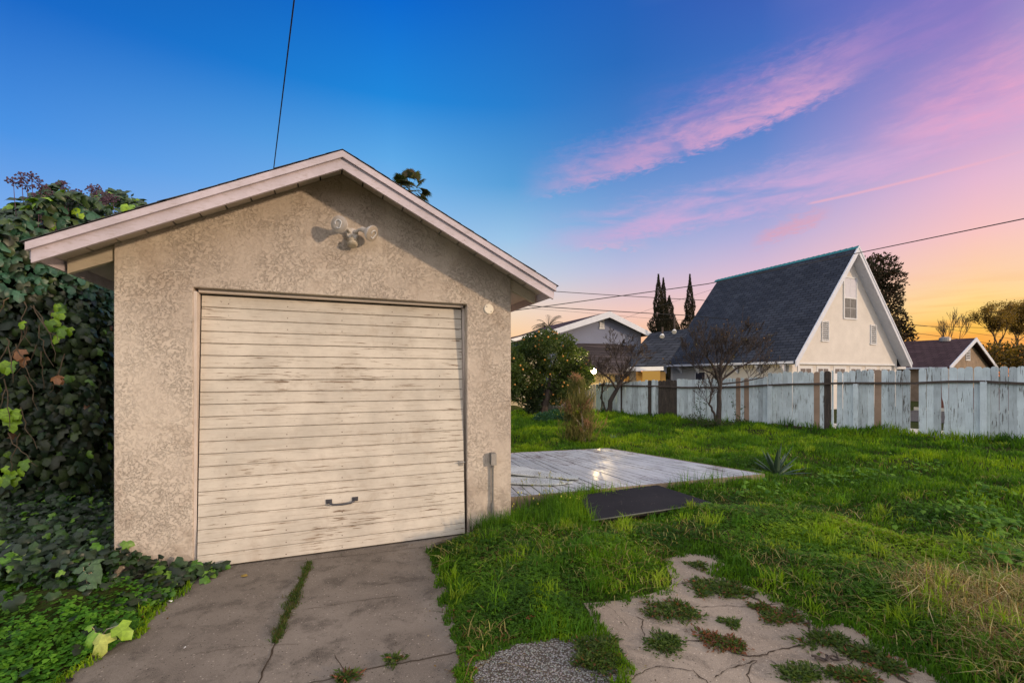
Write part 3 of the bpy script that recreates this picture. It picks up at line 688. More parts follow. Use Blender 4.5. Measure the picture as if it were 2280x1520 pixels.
# loose curled sheets lying on the deck
def loose(name, pts, lift, label):
    """long warped panel; pts: four deck pixels"""
    b = MB(); A, B_, C_, D_ = [G(x, y, DZ) for x, y in pts]; n = 14; th = 0.018
    vs = []
    for i in range(n + 1):
        f = i / n; z = DZ + 0.012 + lift * (1 - f) ** 1.2 + 0.003 * math.sin(f * 7)
        for P0, P1, dz in ((A, B_, 0.0), (D_, C_, -lift * 0.12)):
            p = P0.lerp(P1, f); vs += [(p.x, p.y, z + dz), (p.x, p.y, z + dz + th)]
    fs = []
    for i in range(n):
        a = i * 4; e = a + 4
        fs += [(a + 1, a + 3, e + 3, e + 1), (a, e, e + 2, a + 2), (a, a + 1, e + 1, e), (a + 2, e + 2, e + 3, a + 3)]
    fs += [(0, 2, 3, 1), (n * 4, n * 4 + 1, n * 4 + 3, n * 4 + 2)]
    b.add(vs, fs); o = b.build(name, M['fencegrey']); tag(o, label, 'panel', 'loose panels lying on the deck'); return o
loose('loose_panel', [(1095, 1080), (1240, 1082), (1275, 1077), (1095, 1052)], 0.01, 'lower of two pale loose panels on the deck, nearest the garage')
loose('loose_panel', [(1095, 1066), (1287, 1070), (1288, 1063), (1095, 1040)], 0.07, 'upper curled pale panel resting on the other one on the deck')
# black mat on a sloping board
mz = 0.13
b = MB(); A, B_, C_, D_ = G(1290, 1103, 0.19), G(1462, 1080, 0.19), G(1583, 1119, mz), G(1316, 1158, mz)
up = Vector((0, 0, 1))
mt = thing('ramp_mat', ((A + C_) / 2).xy.to_3d(), 'black rubber mat on a low ramp leading up to the deck', 'mat')
b.prism([A, B_, C_, D_], (0, 0, 0.008))
m_, t = material('black_rubber'); co = worldco(t); n = t.noise(co, 260, 2); fl2 = t.mr(t.noise(co, 55, 2), 0.73, 0.76)
c = t.mix(fl2, t.mix(t.noise(co, 3, 4), (0.018, 0.018, 0.022, 1), (0.032, 0.032, 0.038, 1)), (0.3, 0.27, 0.24, 1)); finish(t, c, 0.95, n, 0.3, 0.003, spec=0.08)
b.build('mat', m_, mt)
b = MB(); b.prism([p - up * 0.003 - up * 0.03 for p in (A, B_, C_, D_)], (0, 0, 0.03)); b.build('board', M['black'], mt)
b = MB(); b.bar(D_ + Vector((0, -0.012, 0.002)), C_ + Vector((0, -0.012, 0.002)), 0.010, 0.010); b.build('edge_strip', simple('weathered_strip', (.12, .13, .11, 1), .8, .3, 20), mt)
# ============================================================ HOUSES
HT = R(23.5)
def hframe(px, py_, d, th=HT): p = P(px, HY, d); return frame((p.x, p.y, 0), th), p
M['stuccoA'] = simple('cream_house_stucco', (0.67, 0.62, 0.56, 1), 0.9, 0.09, 2.0, 0.4)
M['stuccoW'] = simple('pale_house_stucco', (0.50, 0.49, 0.47, 1), 0.9, 0.07, 2.0, 0.3)
M['lavender'] = simple('blue_grey_siding', (0.19, 0.21, 0.29, 1), 0.85, 0.08, 1.5, 0.1)
M['fasciaW'] = simple('white_fascia', (0.60, 0.62, 0.68, 1), 0.6, 0.08, 4, 0.05)
M['tealcap'] = simple('weathered_ridge_cap', (0.03, 0.20, 0.23, 1), 0.8, 0.2, 8)
m_, t = material('window_glass')
gb = t.n('ShaderNodeBsdfPrincipled'); gb.inputs['Base Color'].default_value = (0.02, 0.022, 0.025, 1); gb.inputs['Roughness'].default_value = 0.04; gb.inputs['Specular IOR Level'].default_value = 0.9
gb.inputs['Coat Weight'].default_value = 0.6; gb.inputs['Coat Roughness'].default_value = 0.03
o_ = t.n('ShaderNodeOutputMaterial'); t.link(gb.outputs[0], o_.inputs[0]); M['glass'] = m_
M['curtain'] = simple('net_curtain', (0.62, 0.60, 0.64, 1), 0.8, 0.08, 6)
M['screen'] = simple('insect_screen', (0.16, 0.155, 0.15, 1), 0.7, 0.35, 6)

# ---- steep A-frame house behind the fence
AM, AO = hframe(1772, 0, 20.3)
def au(px, off=0.0):     # local x on the gable plane seen at photo column px
    k = (px - CX) / F; o = AM @ Vector((0, off, 0)); return (k * o.y - o.x) / (math.cos(HT) - k * math.sin(HT))
def ah(px, py, off=0.0):
    u = au(px, off); p = AM @ Vector((u, off, 0)); return EYE + (HY - py) / F * p.y
uR = au(2029); uM = au(1912); L = 8.4
ridge = ah(1912, 549); eaveL = ah(1772, 797); eaveR = ah(2029, 808); eaveL = eaveR = (eaveL + eaveR) / 2 - 0.05
uM = uR / 2
slopeA = (ridge - eaveL) / (uR / 2)
af = thing('steep_roof_house', AM @ Vector((uM, 0, 0)), 'cream house with tall steep slate blue roof and gable window behind the white fence', 'house')
iw0, iw1 = 0.42, uR - 0.42; GI = 0.45     # wall set in under the gable overhang
b = MB(AM)
zw = eaveL + iw0 * slopeA - 0.12
g0, g1, gh = au(1778.5, GI) , au(1992, GI), ah(1880, 812, GI)
b.prism([(iw0, GI, -0.3), (g0, GI, -0.3), (g0, GI, gh), (g1, GI, gh), (g1, GI, -0.3), (iw1, GI, -0.3), (iw1, GI, zw), (uM, GI, ridge - 0.2), (iw0, GI, zw)], (0, 0.16, 0))
b.prism([(iw0, L - 0.3, -0.3), (iw1, L - 0.3, -0.3), (iw1, L - 0.3, zw), (uM, L - 0.3, ridge - 0.2), (iw0, L - 0.3, zw)], (0, 0.16, 0))
b.box((iw1 - 0.16, GI + 0.16, -0.3), (iw1, L - 0.3, zw))
b.build('wall', M['stuccoA'], af)
b = MB(AM); b.box((iw0, GI + 0.161, -0.3), (iw0 + 0.16, L - 0.301, zw)); b.build('side_wall', M['stuccoW'], af)
b = MB(AM); th = 0.16
for sd_, ue in ((-1, 0.0), (1, uR)):
    b.prism([(uM, 0.03, ridge), (ue, 0.03, eaveL), (ue, 0.03, eaveL - th * 1.0), (uM, 0.03, ridge - th * 1.6)], (0, L, 0))
ra = b.build('roof', M['roof_slate'], af)
b = MB(AM); rr = random.Random(2)
y = -0.02
while y < L:
    ln = 0.34; z = ridge + 0.02
    b.add([(uM - 0.09, y, z - 0.1), (uM, y, z + 0.035), (uM + 0.09, y, z - 0.1), (uM - 0.09, y + ln, z - 0.13), (uM, y + ln, z), (uM + 0.09, y + ln, z - 0.13)], [(0, 1, 4, 3), (1, 2, 5, 4), (0, 2, 1)]); y += 0.27
b.build('ridge_cap', M['tealcap'], ra)
for sd_, ue in ((-1, -0.02), (1, uR + 0.02)):
    b = MB(AM); zt = eaveL - 0.02
    b.prism([(uM, -0.03, ridge + 0.03), (ue, -0.03, zt), (ue, -0.03, zt - 0.26), (ue - sd_ * 0.06, -0.03, zt - 0.24), (uM, -0.03, ridge - 0.33)], (0, 0.05, 0))
    b.prism([(uM, -0.05, ridge + 0.05), (ue + sd_ * 0.02, -0.05, zt + 0.02), (ue + sd_ * 0.02, -0.05, zt - 0.08), (uM, -0.05, ridge - 0.08)], (0, 0.02, 0))
    b.build('barge_board', M['fasciaW'], af)
b = MB(AM)
for ue, sg in ((0.06, 1), (uR - 0.06, -1)): b.prism([(uM, 0.022, ridge - 0.262), (ue, 0.022, eaveL - 0.165), (ue, 0.022, eaveL - 0.185), (uM, 0.022, ridge - 0.285)], (0, GI - 0.024, 0))
b.build('soffit', M['fasciaW'], af)
b = MB(AM); b.box((-0.05, 0.1, eaveL - 0.13), (-0.003, L, eaveL - 0.02)); b.build('eave_fascia', M['fasciaW'], af)
for i in range(7):
    b = MB(AM); y = 0.7 + i * 1.3
    b.prism([(0.02, y, eaveL - 0.16), (0.30, y, eaveL - 0.16), (0.30, y, eaveL - 0.55), (0.24, y, eaveL - 0.55), (0.02, y, eaveL - 0.24)], (0, 0.09, 0)); b.build('bracket', M['fasciaW'], af)
def window(par, MM, u0, u1, z0, z1, y, fr=0.07, rows=2, cols_=2, mid=True, glass=(None, None)):
    b = MB(MM); yo = y - 0.045
    for q in ((u0 - fr, z0 - fr, u0, z1 + fr), (u1, z0 - fr, u1 + fr, z1 + fr), (u0, z1, u1, z1 + fr), (u0, z0 - fr, u1, z0)): b.box((q[0], yo, q[1]), (q[2], y + 0.0, q[3]))
    if mid: b.box((u0, yo + 0.004, (z0 + z1) / 2 - 0.03), (u1, y, (z0 + z1) / 2 + 0.03))
    w = b.build('window', M['white'], par); zs = [z0, (z0 + z1) / 2, z1] if mid else [z0, z1]
    for i in range(len(zs) - 1):
        b = MB(MM); b.box((u0 + 0.002, y - 0.022, zs[i]), (u1 - 0.002, y - 0.004, zs[i + 1])); b.build('pane', glass[i] or M['glass'], w)
    b = MB(MM)
    for i in range(len(zs) - 1):
        for r in range(1, rows): zz = zs[i] + (zs[i + 1] - zs[i]) * r / rows; b.box((u0, y - 0.026, zz - 0.008), (u1, y - 0.0225, zz + 0.008))
    for c_ in range(1, cols_): uu = u0 + (u1 - u0) * c_ / cols_; b.box((uu - 0.008, y - 0.0275, z0), (uu + 0.008, y - 0.024, z1))
    b.build('glazing_bar', M['white'], w); return w
wu0, wu1 = au(1879, GI), au(1905, GI)
window(af, AM, wu0, wu1, ah(1892, 708, GI), ah(1892, 620, GI), GI, 0.07, 2, 2, True, (M['screen'], M['curtain']))
def vent(par, MM, u0, u1, z0, z1, y, n=9):
    b = MB(MM)
    for q in ((u0 - 0.04, z0 - 0.04, u0, z1 + 0.04), (u1, z0 - 0.04, u1 + 0.04, z1 + 0.04), (u0, z1, u1, z1 + 0.04), (u0 - 0.07, z0 - 0.08, u1 + 0.07, z0)): b.box((q[0], y - 0.05, q[1]), (q[2], y, q[3]))
    for i in range(n): zz = z0 + (z1 - z0) * (i + 0.35) / n; b.prism([(u0, y - 0.012, zz + 0.03), (u0, y - 0.04, zz), (u0, y - 0.045, zz + 0.03), (u0, y - 0.016, zz + 0.055)], (u1 - u0, 0, 0))
    v = b.build('vent', M['white'], par); b = MB(MM); b.box((u0, y - 0.011, z0), (u1, y - 0.002, z1)); b.build('backing', M['black'], v)
vent(af, AM, au(1830, GI), au(1843, GI), ah(1837, 757, GI), ah(1837, 716, GI), GI)
vent(af, AM, au(1938.5, GI), au(1949, GI), ah(1943, 764, GI), ah(1943, 725, GI), GI)
# garage door of the house with a row of small lites
b = MB(AM); b.box((g0, GI + 0.1, -0.2), (g1, GI + 0.15, gh)); gd = b.build('garage_door', M['stuccoA'], af)
b = MB(AM); b.box((g0 - 0.1, GI - 0.03, gh), (g1 + 0.02, GI - 0.002, gh + 0.09)); b.box((g0 - 0.1, GI - 0.03, 0), (g0, GI - 0.002, gh)); b.build('door_trim', M['white'], gd)
for i in range(6):
    w0 = (g1 - g0) / 6; u0 = g0 + i * w0
    b = MB(AM); b.box((u0 + w0 * 0.12, GI + 0.085, gh - 0.75), (u0 + w0 * 0.88, GI + 0.099, gh - 0.06)); pnl = b.build('door_panel', M['white'], gd)
    b = MB(AM)
    for q in (0.0, 0.5): b.box((u0 + w0 * (0.2 + q * 0.62), GI + 0.078, gh - 0.42), (u0 + w0 * (0.2 + q * 0.62 + 0.27), GI + 0.084, gh - 0.2))
    b.build('lite', M['glass'], pnl)
# small window in the side wall, plus gutter outlet at right
b = MB(AM); wz = 1.75
b.box((iw0 - 0.03, L - 2.9, wz - 0.9), (iw0 - 0.003, L - 2.1, wz + 0.1)); wq = b.build('side_window', M['white'], af)
b = MB(AM); b.box((iw0 - 0.034, L - 2.83, wz - 0.85), (iw0 - 0.031, L - 2.17, wz + 0.04)); b.build('pane', M['glass'], wq)
b = MB(AM); b.box((uR - 0.35, 0.5, eaveL - 0.32), (uR + 0.55, 0.62, eaveL - 0.2)); b.build('gutter', M['white'], af)

# ---- low wing joined on the far side of the steep roof
def quadroof(name, pts, th, mat, par, fascia=None):
    b = MB(); a = [Vector(p) for p in pts]; b.prism([p - Vector((0, 0, th)) for p in a], (0, 0, th)); o = b.build(name, mat, par); return o
lw = thing('low_wing', P(1430, HY, 28).xy.to_3d(), 'low dark shingled wing with white pipes on its roof, left of the steep blue roof', 'building')
quadroof('roof', [P(1378, 818, 22.6), P(1484, 812, 22.4), P(1538, 731, 24.4), P(1449, 741, 24.6)], 0.06, M['roof_slate'], lw)
b = MB(); b.bar(P(1376, 822, 22.4), P(1477, 820, 22.3), 0.06, 0.20); b.build('fascia', M['fasciaW'], lw)
m_, t = material('porch_wall_ochre'); finish(t, (0.50, 0.30, 0.10, 1), 0.9); M['ochre'] = m_
m_, t = material('lit_window'); eb = t.n('ShaderNodeEmission'); eb.inputs[0].default_value = (1.0, 0.55, 0.13, 1); eb.inputs[1].default_value = 0.42; o_ = t.n('ShaderNodeOutputMaterial'); t.link(eb.outputs[0], o_.inputs[0]); M['litwin'] = m_
b = MB(); a0, a1 = P(1382, HY, 23.6), P(1482, HY, 23.6); a0.z = a1.z = -0.2; b.prism([a0, a1, a1 + Vector((0, 0, 2.0)), a0 + Vector((0, 0, 2.0))], (0, 0.15, 0)); b.build('wall', M['ochre'], lw)
for x0, x1, mt_ in ((1402, 1416, M['screen']), (1431, 1470, M['litwin'])):
    b = MB(); a0, a1 = P(x0, HY, 23.5), P(x1, HY, 23.5); a0.z = a1.z = 0.6; b.prism([a0, a1, a1 + Vector((0, 0, 1.25)), a0 + Vector((0, 0, 1.25))], (0, 0.04, 0)); b.build('window', mt_, lw)
for x, y0, y1 in ((1475, 748, 728), (1502, 738, 702)):
    b = MB(); p = P(x, y0, 24.0); q = P(x, y1, 24.0); b.tube([p, q], 0.05, 8); pp = b.build('vent_pipe', M['railwood'], lw)
    b = MB(); b.tube([p - Vector((0.06, 0.1, 0.04)), p + Vector((0, 0, 0.08)), p + Vector((0.0, 0, 0.14))], [0.13, 0.08, 0.055], 8); b.build('flashing', M['white'], pp)

# ---- middle house with blue-grey gable
MM, MO = hframe(1225, 0, 22.5, TH)
def mu(px, off=0.0):
    k = (px - CX) / F; o = MM @ Vector((0, off, 0)); return (k * o.y - o.x) / (math.cos(TH) - k * math.sin(TH))
def mh(px, py, off=0.0): return EYE + (HY - py) / F * (MM @ Vector((mu(px, off), off, 0))).y
mr_ = mu(1450); mm = mu(1357); rz = mh(1357, 694); e0, e1 = mh(1225, 737), mh(1450, 742)
mh_ = thing('gabled_house', MM @ Vector((mm, 0, 0)), 'blue grey house with a white edged low gable, behind the orange tree', 'house')
b = MB(MM); b.prism([(0.3, 0.5, -0.2), (mr_ - 0.3, 0.5, -0.2), (mr_ - 0.3, 0.5, e1), (mm, 0.5, rz - 0.12), (0.3, 0.5, e0)], (0, 6, 0)); b.build('gable_wall', M['lavender'], mh_)
b = MB(MM); b.prism([(-0.05, 0, e0), (mm, 0, rz), (mr_ + 0.05, 0, e1), (mr_ + 0.05, 0, e1 - 0.12), (mm, 0, rz - 0.14), (-0.05, 0, e0 - 0.12)], (0, 7, 0)); b.build('roof', M['roof_brown'], mh_)
for p0, p1 in (((-0.05, e0), (mm, rz)), ((mr_ + 0.05, e1), (mm, rz))):
    b = MB(MM); b.prism([(p0[0], -0.04, p0[1] + 0.02), (p1[0], -0.04, p1[1] + 0.02), (p1[0], -0.04, p1[1] - 0.30), (p0[0], -0.04, p0[1] - 0.26)], (0, 0.04, 0)); b.build('barge_board', M['fasciaW'], mh_)
vent(mh_, MM, mu(1336, .5), mu(1343, .5), mh(1339, 729, .5), mh(1339, 711, .5), 0.5, 7)
# left part: low-pitched roof, brick wall with a window
b = MB(MM); ul = mu(1095); zl = mh(1140, 752)
b.prism([(ul, 0.3, mh(1140, 753) - 0.55), (mu(1140), 0.3, mh(1140, 751)), (0.05, 0.3, mh(1225, 731)), (0.05, 0.3, mh(1225, 731) - 0.1), (ul, 0.3, mh(1140, 753) - 0.65)], (0, 5, 0)); b.build('low_roof', M['roof_brown'], mh_)
b = MB(MM); b.prism([(mu(1140) - 0.9, 0.26, mh(1140, 753) - 0.28), (0.1, 0.26, mh(1225, 731) + 0.02), (0.1, 0.26, mh(1225, 731) - 0.14), (mu(1140) - 0.9, 0.26, mh(1140, 753) - 0.44)], (0, 0.04, 0)); b.build('low_fascia', M['fasciaW'], mh_)
m_, t = material('painted_brick'); co = worldco(t); mp = t.mapping(co, (1, 1, 1), (0, 0, -TH)); sp = t.n('ShaderNodeSeparateXYZ'); t.link(mp, sp.inputs[0]); cb = t.n('ShaderNodeCombineXYZ'); t.put(cb.inputs[0], sp.outputs[0]); t.put(cb.inputs[1], sp.outputs[2])
br = t.n('ShaderNodeTexBrick'); t.link(cb.outputs[0], br.inputs[0]); br.inputs['Scale'].default_value = 1; br.inputs['Brick Width'].default_value = 0.4; br.inputs['Row Height'].default_value = 0.13; br.inputs['Mortar Size'].default_value = 0.012
br.inputs['Color1'].default_value = (0.34, 0.31, 0.25, 1); br.inputs['Color2'].default_value = (0.28, 0.255, 0.205, 1); br.inputs['Mortar'].default_value = (0.15, 0.13, 0.11, 1)
finish(t, br.outputs[0], 0.9, br.outputs[1], -0.3, 0.01); M['brick'] = m_
BO = 0.45; b = MB(MM); b.box((mu(1080, BO), -0.05, -0.2), (mu(1188, BO), BO, 2.6)); bw = b.build('brick_wall', M['brick'], mh_)
window(mh_, MM, mu(1118), mu(1166), mh(1150, 882, -0.05), 1.9, -0.05, 0.07, 1, 1, False, (M['screen'],))
b = MB(MM); b.box((mu(1110), -0.16, mh(1150, 890, -0.05)), (mu(1173), -0.051, mh(1150, 884, -0.05))); b.build('brick_sill', M['brick'], mh_)
# brown shingled lower roof stepping down towards us
quadroof('lower_roof', [P(1255, 826, 20.5), P(1392, 832, 20.8), P(1412, 766, 25.2), P(1285, 764, 23.2)], 0.06, M['roof_dark'], mh_)
# lit yellow wall and porch lamp
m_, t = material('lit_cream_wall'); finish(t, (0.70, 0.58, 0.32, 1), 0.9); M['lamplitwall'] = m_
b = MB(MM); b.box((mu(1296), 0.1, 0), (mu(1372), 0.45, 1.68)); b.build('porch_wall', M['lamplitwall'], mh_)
lp = P(1322, 826, 19.6)
la = thing('porch_lamp', lp, 'glowing bare porch lamp beside the lower roof, above the fence', 'lamp')
m_, t = material('glowing_bulb'); eb = t.n('ShaderNodeEmission'); eb.inputs[0].default_value = (1.0, 0.72, 0.34, 1); eb.inputs[1].default_value = 90; o_ = t.n('ShaderNodeOutputMaterial'); t.link(eb.outputs[0], o_.inputs[0])
b = MB(); b.ball(lp, 0.12, 16, 12); b.build('bulb', m_, la, smooth=True)
b = MB(); b.tube([lp + Vector((0, 0, 0.07)), lp + Vector((0, 0, 0.16))], [0.06, 0.03], 10); b.tube([lp + Vector((0, 0, 0.15)), lp + Vector((0, 0.9, 0.17))], 0.02, 6); b.build('fixture', M['handle'], la)
pl = bpy.data.lights.new('porch_light', 'POINT'); plo = bpy.data.objects.new('porch_light', pl); COL.objects.link(plo); plo.location = lp + Vector((0.0, -0.1, -0.05)); pl.energy = 1500; pl.color = (1.0, 0.72, 0.35); pl.shadow_soft_size = 0.08; plo.parent = None

# ---- neighbour on the right
NM, NO = hframe(2114, 0, 27.5, R(32))
def nu(px, off=0.0):
    k = (px - CX) / F; o = NM @ Vector((0, off, 0)); th_ = R(32); return (k * o.y - o.x) / (math.cos(th_) - k * math.sin(th_))
def nh(px, py, off=0.0): return EYE + (HY - py) / F * (NM @ Vector((nu(px, off), off, 0))).y
nr = nu(2222); nm = nr / 2; nz = nh(2166, 751); ne = nh(2110, 816)
nb_ = thing('brown_roofed_house', NM @ Vector((nm, 0, 0)), 'distant brown roofed bungalow with a round metal roof vent, right of the steep blue roof', 'house')
b = MB(NM); b.prism([(0.3, 0.35, -0.2), (nr - 0.3, 0.35, -0.2), (nr - 0.3, 0.35, ne + 0.1), (nm, 0.35, nz - 0.15), (0.3, 0.35, ne + 0.1)], (0, 7.5, 0)); b.build('wall', simple('tan_stucco', (0.26, 0.19, 0.13, 1), 0.9, 0.3, 3), nb_)
b = MB(NM); b.prism([(0, 0, ne), (nm, 0, nz), (nr, 0, ne), (nr, 0, ne - 0.1), (nm, 0, nz - 0.1), (0, 0, ne - 0.1)], (0, 9, 0)); nro = b.build('roof', M['roof_brown'], nb_)
for p0 in (0, nr):
    b = MB(NM); b.prism([(p0, -0.05, ne + 0.03), (nm, -0.05, nz + 0.03), (nm, -0.05, nz - 0.24), (p0, -0.05, ne - 0.22)], (0, 0.05, 0)); b.build('barge_board', M['fasciaW'], nb_)
b = MB(NM); b.box((-0.12, 0.1, ne - 0.12), (-0.003, 9, ne - 0.02)); b.build('gutter', M['fasciaW'], nb_)
vent(nb_, NM, nu(2150, .35), nu(2158, .35), nh(2154, 800, .35), nh(2154, 775, .35), 0.35, 7)
vp = P(2104, 768, 31.5)
b = MB(); b.tube([vp - Vector((0, 0, 0.3)), vp, vp + Vector((0, 0, 0.22)), vp + Vector((0, 0, 0.26)), vp + Vector((0, 0, 0.5)), vp + Vector((0, 0, 0.56))], [0.6, 0.26, 0.26, 0.32, 0.32, 0.2], 16); b.build('roof_vent', M['galv'], nro)
# what shows through the missing picket: street, parkway grass and walk
FB0, FB1 = G(2283, 999.2), G(1329, 922.5); fbd = (FB1 - FB0).normalized(); fbn = Vector((-fbd.y, fbd.x, 0)); fbn = fbn if fbn.y > 0 else -fbn
def strip(name, s0, s1, o0, o1, mat, z, th, label):
    b = MB(); q = [FB0 + fbd * s + fbn * o for s, o in ((s0, o0), (s1, o0), (s1, o1), (s0, o1))]
    b.prism([Vector((p.x, p.y, z - th)) for p in q], (0, 0, th)); return tag(b.build(name, mat), label, kind='structure')
strip('pavement', -40, 5.6, 0.12, 3.0, M['walk'], 0.02, 0.1, 'pale sidewalk just behind the fence')
strip('street', -60, 3.4, 6.6, 13.5, M['street'], -0.03, 0.02, 'street beyond the fence')
strip('kerb', -60, 3.4, 13.55, 13.75, M['walk'], 0.10, 0.2, 'far kerb of the street')
rp = FB0 + fbd * 2.0 + fbn * 16; b = MB(); b.bar(FB0 + fbd * -8 + fbn * 17 + Vector((0, 0, .45)), FB0 + fbd * 3.2 + fbn * 17 + Vector((0, 0, .45)), .2, 1.1)
tag(b.build('garden_wall', simple('red_brown_wall', (.16, .06, .045, 1), .9, .3, 4)), 'low red brown wall seen through the gap in the fence', 'wall')
# ---- wires
def wire(pts, r, label, sag=0.0):
    b = MB(); q = []
    for a, c_ in zip(pts, pts[1:]):
        for i in range(16): f = i / 16; p = a.lerp(c_, f); q.append(p - Vector((0, 0, sag * 4 * f * (1 - f))))
    q.append(pts[-1]); b.tube(q, r, 6); tag(b.build('overhead_wire', M['wire']), label, 'wire', 'overhead wires')
wire([P(604, 420, 9.2), P(655, 0, 5.2), P(700, -480, 3.6)], 0.0085, 'thick wire dropping from overhead to behind the garage roof')
wire([P(2600, 418, 9), P(2280, 487, 13), P(1912, 563, 18), P(1575, 632, 18), P(1140, 692, 18.5), P(900, 718, 20)], 0.017, 'long wire rising to the right across the steep roof gable')
wire([P(900, 662, 22), P(1140, 678, 23), P(1530, 702, 25), P(1700, 716, 27)], 0.021, 'thick lower wire above the blue grey gable', 0.02)
wire([P(1000, 632, 26), P(1240, 649, 27), P(1560, 668, 29), P(1700, 676, 30)], 0.019, 'upper wire just right of the garage eave', 0.02)
wire([P(1100, 680, 33), P(1290, 695, 33), P(1450, 709, 34), P(1600, 716, 34)], 0.009, 'thinnest wire running low behind the blue grey gable peak')
wire([P(1380, 712, 24), P(1460, 684, 26), P(1600, 640, 30)], 0.007, 'thin wire slanting up past the cypress trees')
for k, (y0, y1, r) in enumerate(((723, 733, .02), (741, 757, .018), (722, 752, .012))):
    wire([P(1980, y0 - 4, 36), P(2060, y0 + 3, 36), P(2280, (732, 775, 758)[k], 38), P(2400, (730, 790, 765)[k], 40)], r,
         ('upper', 'lowest', 'middle')[k] + ' of the three wires crossing the sunset at right')
# ============================================================ WHITE PICKET FENCE
F0 = G(2283, 999.2); F1 = G(1329, 922.5)
FD = (F1 - F0).normalized(); FN = Vector((FD.y, -FD.x, 0));
if FN.dot(-F0) < 0: FN = -FN          # towards the camera
FTH = math.atan2(FD.y, FD.x)
def fs_(px):      # distance along the fence seen at photo column px
    k = (px - CX) / F; return (k * F0.y - F0.x) / (FD.x - k * FD.y)
def fpt(s): return F0 + FD * s
def ftop(px):
    xs = [1330, 1400, 1470, 1520, 1600, 1666, 1704, 1706, 1800, 1900, 2010, 2026, 2046, 2180, 2280, 2420]
    ys = [853, 848, 846, 844, 842, 840, 839, 829, 827.5, 825, 822.5, 822, 818.5, 815.5, 816, 817]
    return float(np.interp(px, xs, ys))
def frail(px): return float(np.interp(px, [1330, 1480, 1507, 1600, 1704, 1712, 1900, 2030, 2190, 2198, 2290, 2420], [857, 860, 862, 863, 858, 857, 852, 852.5, 847, 850.5, 854, 858]))
def zat(px, py): return EYE + (HY - py) / F * fpt(fs_(px)).y
FM = Matrix.Translation(F0) @ Matrix.Rotation(FTH, 4, 'Z')      # x along fence; +/-y across
NS = 1 if (Matrix.Rotation(FTH, 3, 'Z') @ Vector((0, 1, 0))).dot(FN) > 0 else -1   # sign of local y facing the camera
fA = thing('picket_fence', fpt(fs_(2160)), 'tall white picket fence right of the gap left by a missing picket', 'fence')
fB = thing('picket_fence', fpt(fs_(1700)), 'long peeling white picket fence with dark and bare pickets, left of the gap', 'fence')
rnd = random.Random(21)
s = fs_(2420); count = 0
def px_at(s): p = fpt(s); return CX + p.x / p.y * F
SPEC = [((2027, 2045.5), None), ((1946.5, 1962.5), 'tan'), ((1835, 1851), 'dark'), ((1857, 1863), 'void'), ((1812.5, 1825.5), 'tan'), ((1657, 1668), 'tan'), ((1639, 1649), 'tan'),
        ((1466, 1508), 'dark'), ((1443, 1451), 'dark'), ((1379, 1386), 'dark'), ((1339, 1342), 'dark')]
POST = [2190, 1907, 1716, 1570, 1460, 1380]
npk = 0
seq = []
bounds = sorted([(fs_(q[0][1]), fs_(q[0][0]), q[1]) for q in SPEC])
def fill(a_, b2_):
    n_ = max(1, int(round((b2_ - a_) / 0.136))); 
    cuts = [a_ + (b2_ - a_) * i / n_ + (rnd.uniform(-.005, .005) if 0 < i < n_ else 0) for i in range(n_ + 1)]
    return [(c0, c1 - c0, 'white') for c0, c1 in zip(cuts, cuts[1:])]
cur = fs_(2420)
for a_, b2_, kd in bounds:
    if a_ - cur > 0.02: seq += fill(cur, a_)
    if kd == 'dark' and b2_ - a_ > 0.3:
        seq += [(c0, w_, 'dark') for c0, w_, _ in fill(a_, b2_)]
    else: seq.append((a_, b2_ - a_, kd))
    cur = b2_
seq += fill(cur, fs_(1327))
for s, w, kind in seq:
    px = px_at(s + w / 2)
    if kind is not None and kind != 'void':
        zt = zat(px, ftop(px)) + rnd.uniform(-0.026, 0.022); zb = rnd.uniform(-0.03, 0.015); g = rnd.uniform(0.002, 0.006)
        x0, x1 = s + g / 2, s + w - g / 2; ww = x1 - x0; ln = rnd.uniform(-0.008, 0.008); y0 = rnd.uniform(-0.008, 0.004)
        ear = rnd.uniform(0.028, 0.038)
        prof = [(x0, 0), (x1, 0), (x1 + ln, zt - ear * 1.3), (x1 - ww * 0.16 + ln, zt - ear * 0.35), (x1 - ww * 0.33 + ln, zt), (x0 + ww * 0.33 + ln, zt), (x0 + ww * 0.16 + ln, zt - ear * 0.35), (x0 + ln, zt - ear * 1.3)]
        if px < 1520: prof = [(x0, 0), (x1, 0), (x1 + ln, zt - ear), (x1 - ww * 0.25 + ln, zt), (x0 + ww * 0.25 + ln, zt), (x0 + ln, zt - ear)]
        if kind == 'white' and 1850 < px < 1872: prof[2] = (x1 - 0.012, zt - 0.05)
        if 2094 < px < 2108:      # torn picket: a long splinter is missing low on one side
            prof = [(x0, 0), (x1 - 0.055, 0), (x1 - 0.03, 0.35), (x1 - 0.06, 0.6), (x1 - 0.035, 0.95), (x1 - 0.006, 1.08)] + [(a, b2) for a, b2 in prof[2:]]
        b = MB(FM); b.prism([(a, y0, zb if z == 0 else z) for a, z in prof], (0, 0.018, 0))
        mat = {'white': M['fencegrey'] if rnd.random() < .3 else M['fencewhite'], 'dark': M['darkwood'], 'tan': M['tanwood']}[kind]
        if npk < 190:
            o = b.build('picket', mat, fA if px > 2036 else fB)
            # grain follows the picket and differs from board to board
            off = Vector((rnd.uniform(-20, 20), rnd.uniform(-20, 20), rnd.uniform(-20, 20)))
            o.data.transform(Matrix.Translation(off)); o.location = -off
            if kind == 'tan': o['label'] = 'unpainted tan replacement picket'
            if kind == 'dark': o['label'] = 'dark brown weathered picket'
        npk += 1
print('pickets', npk)
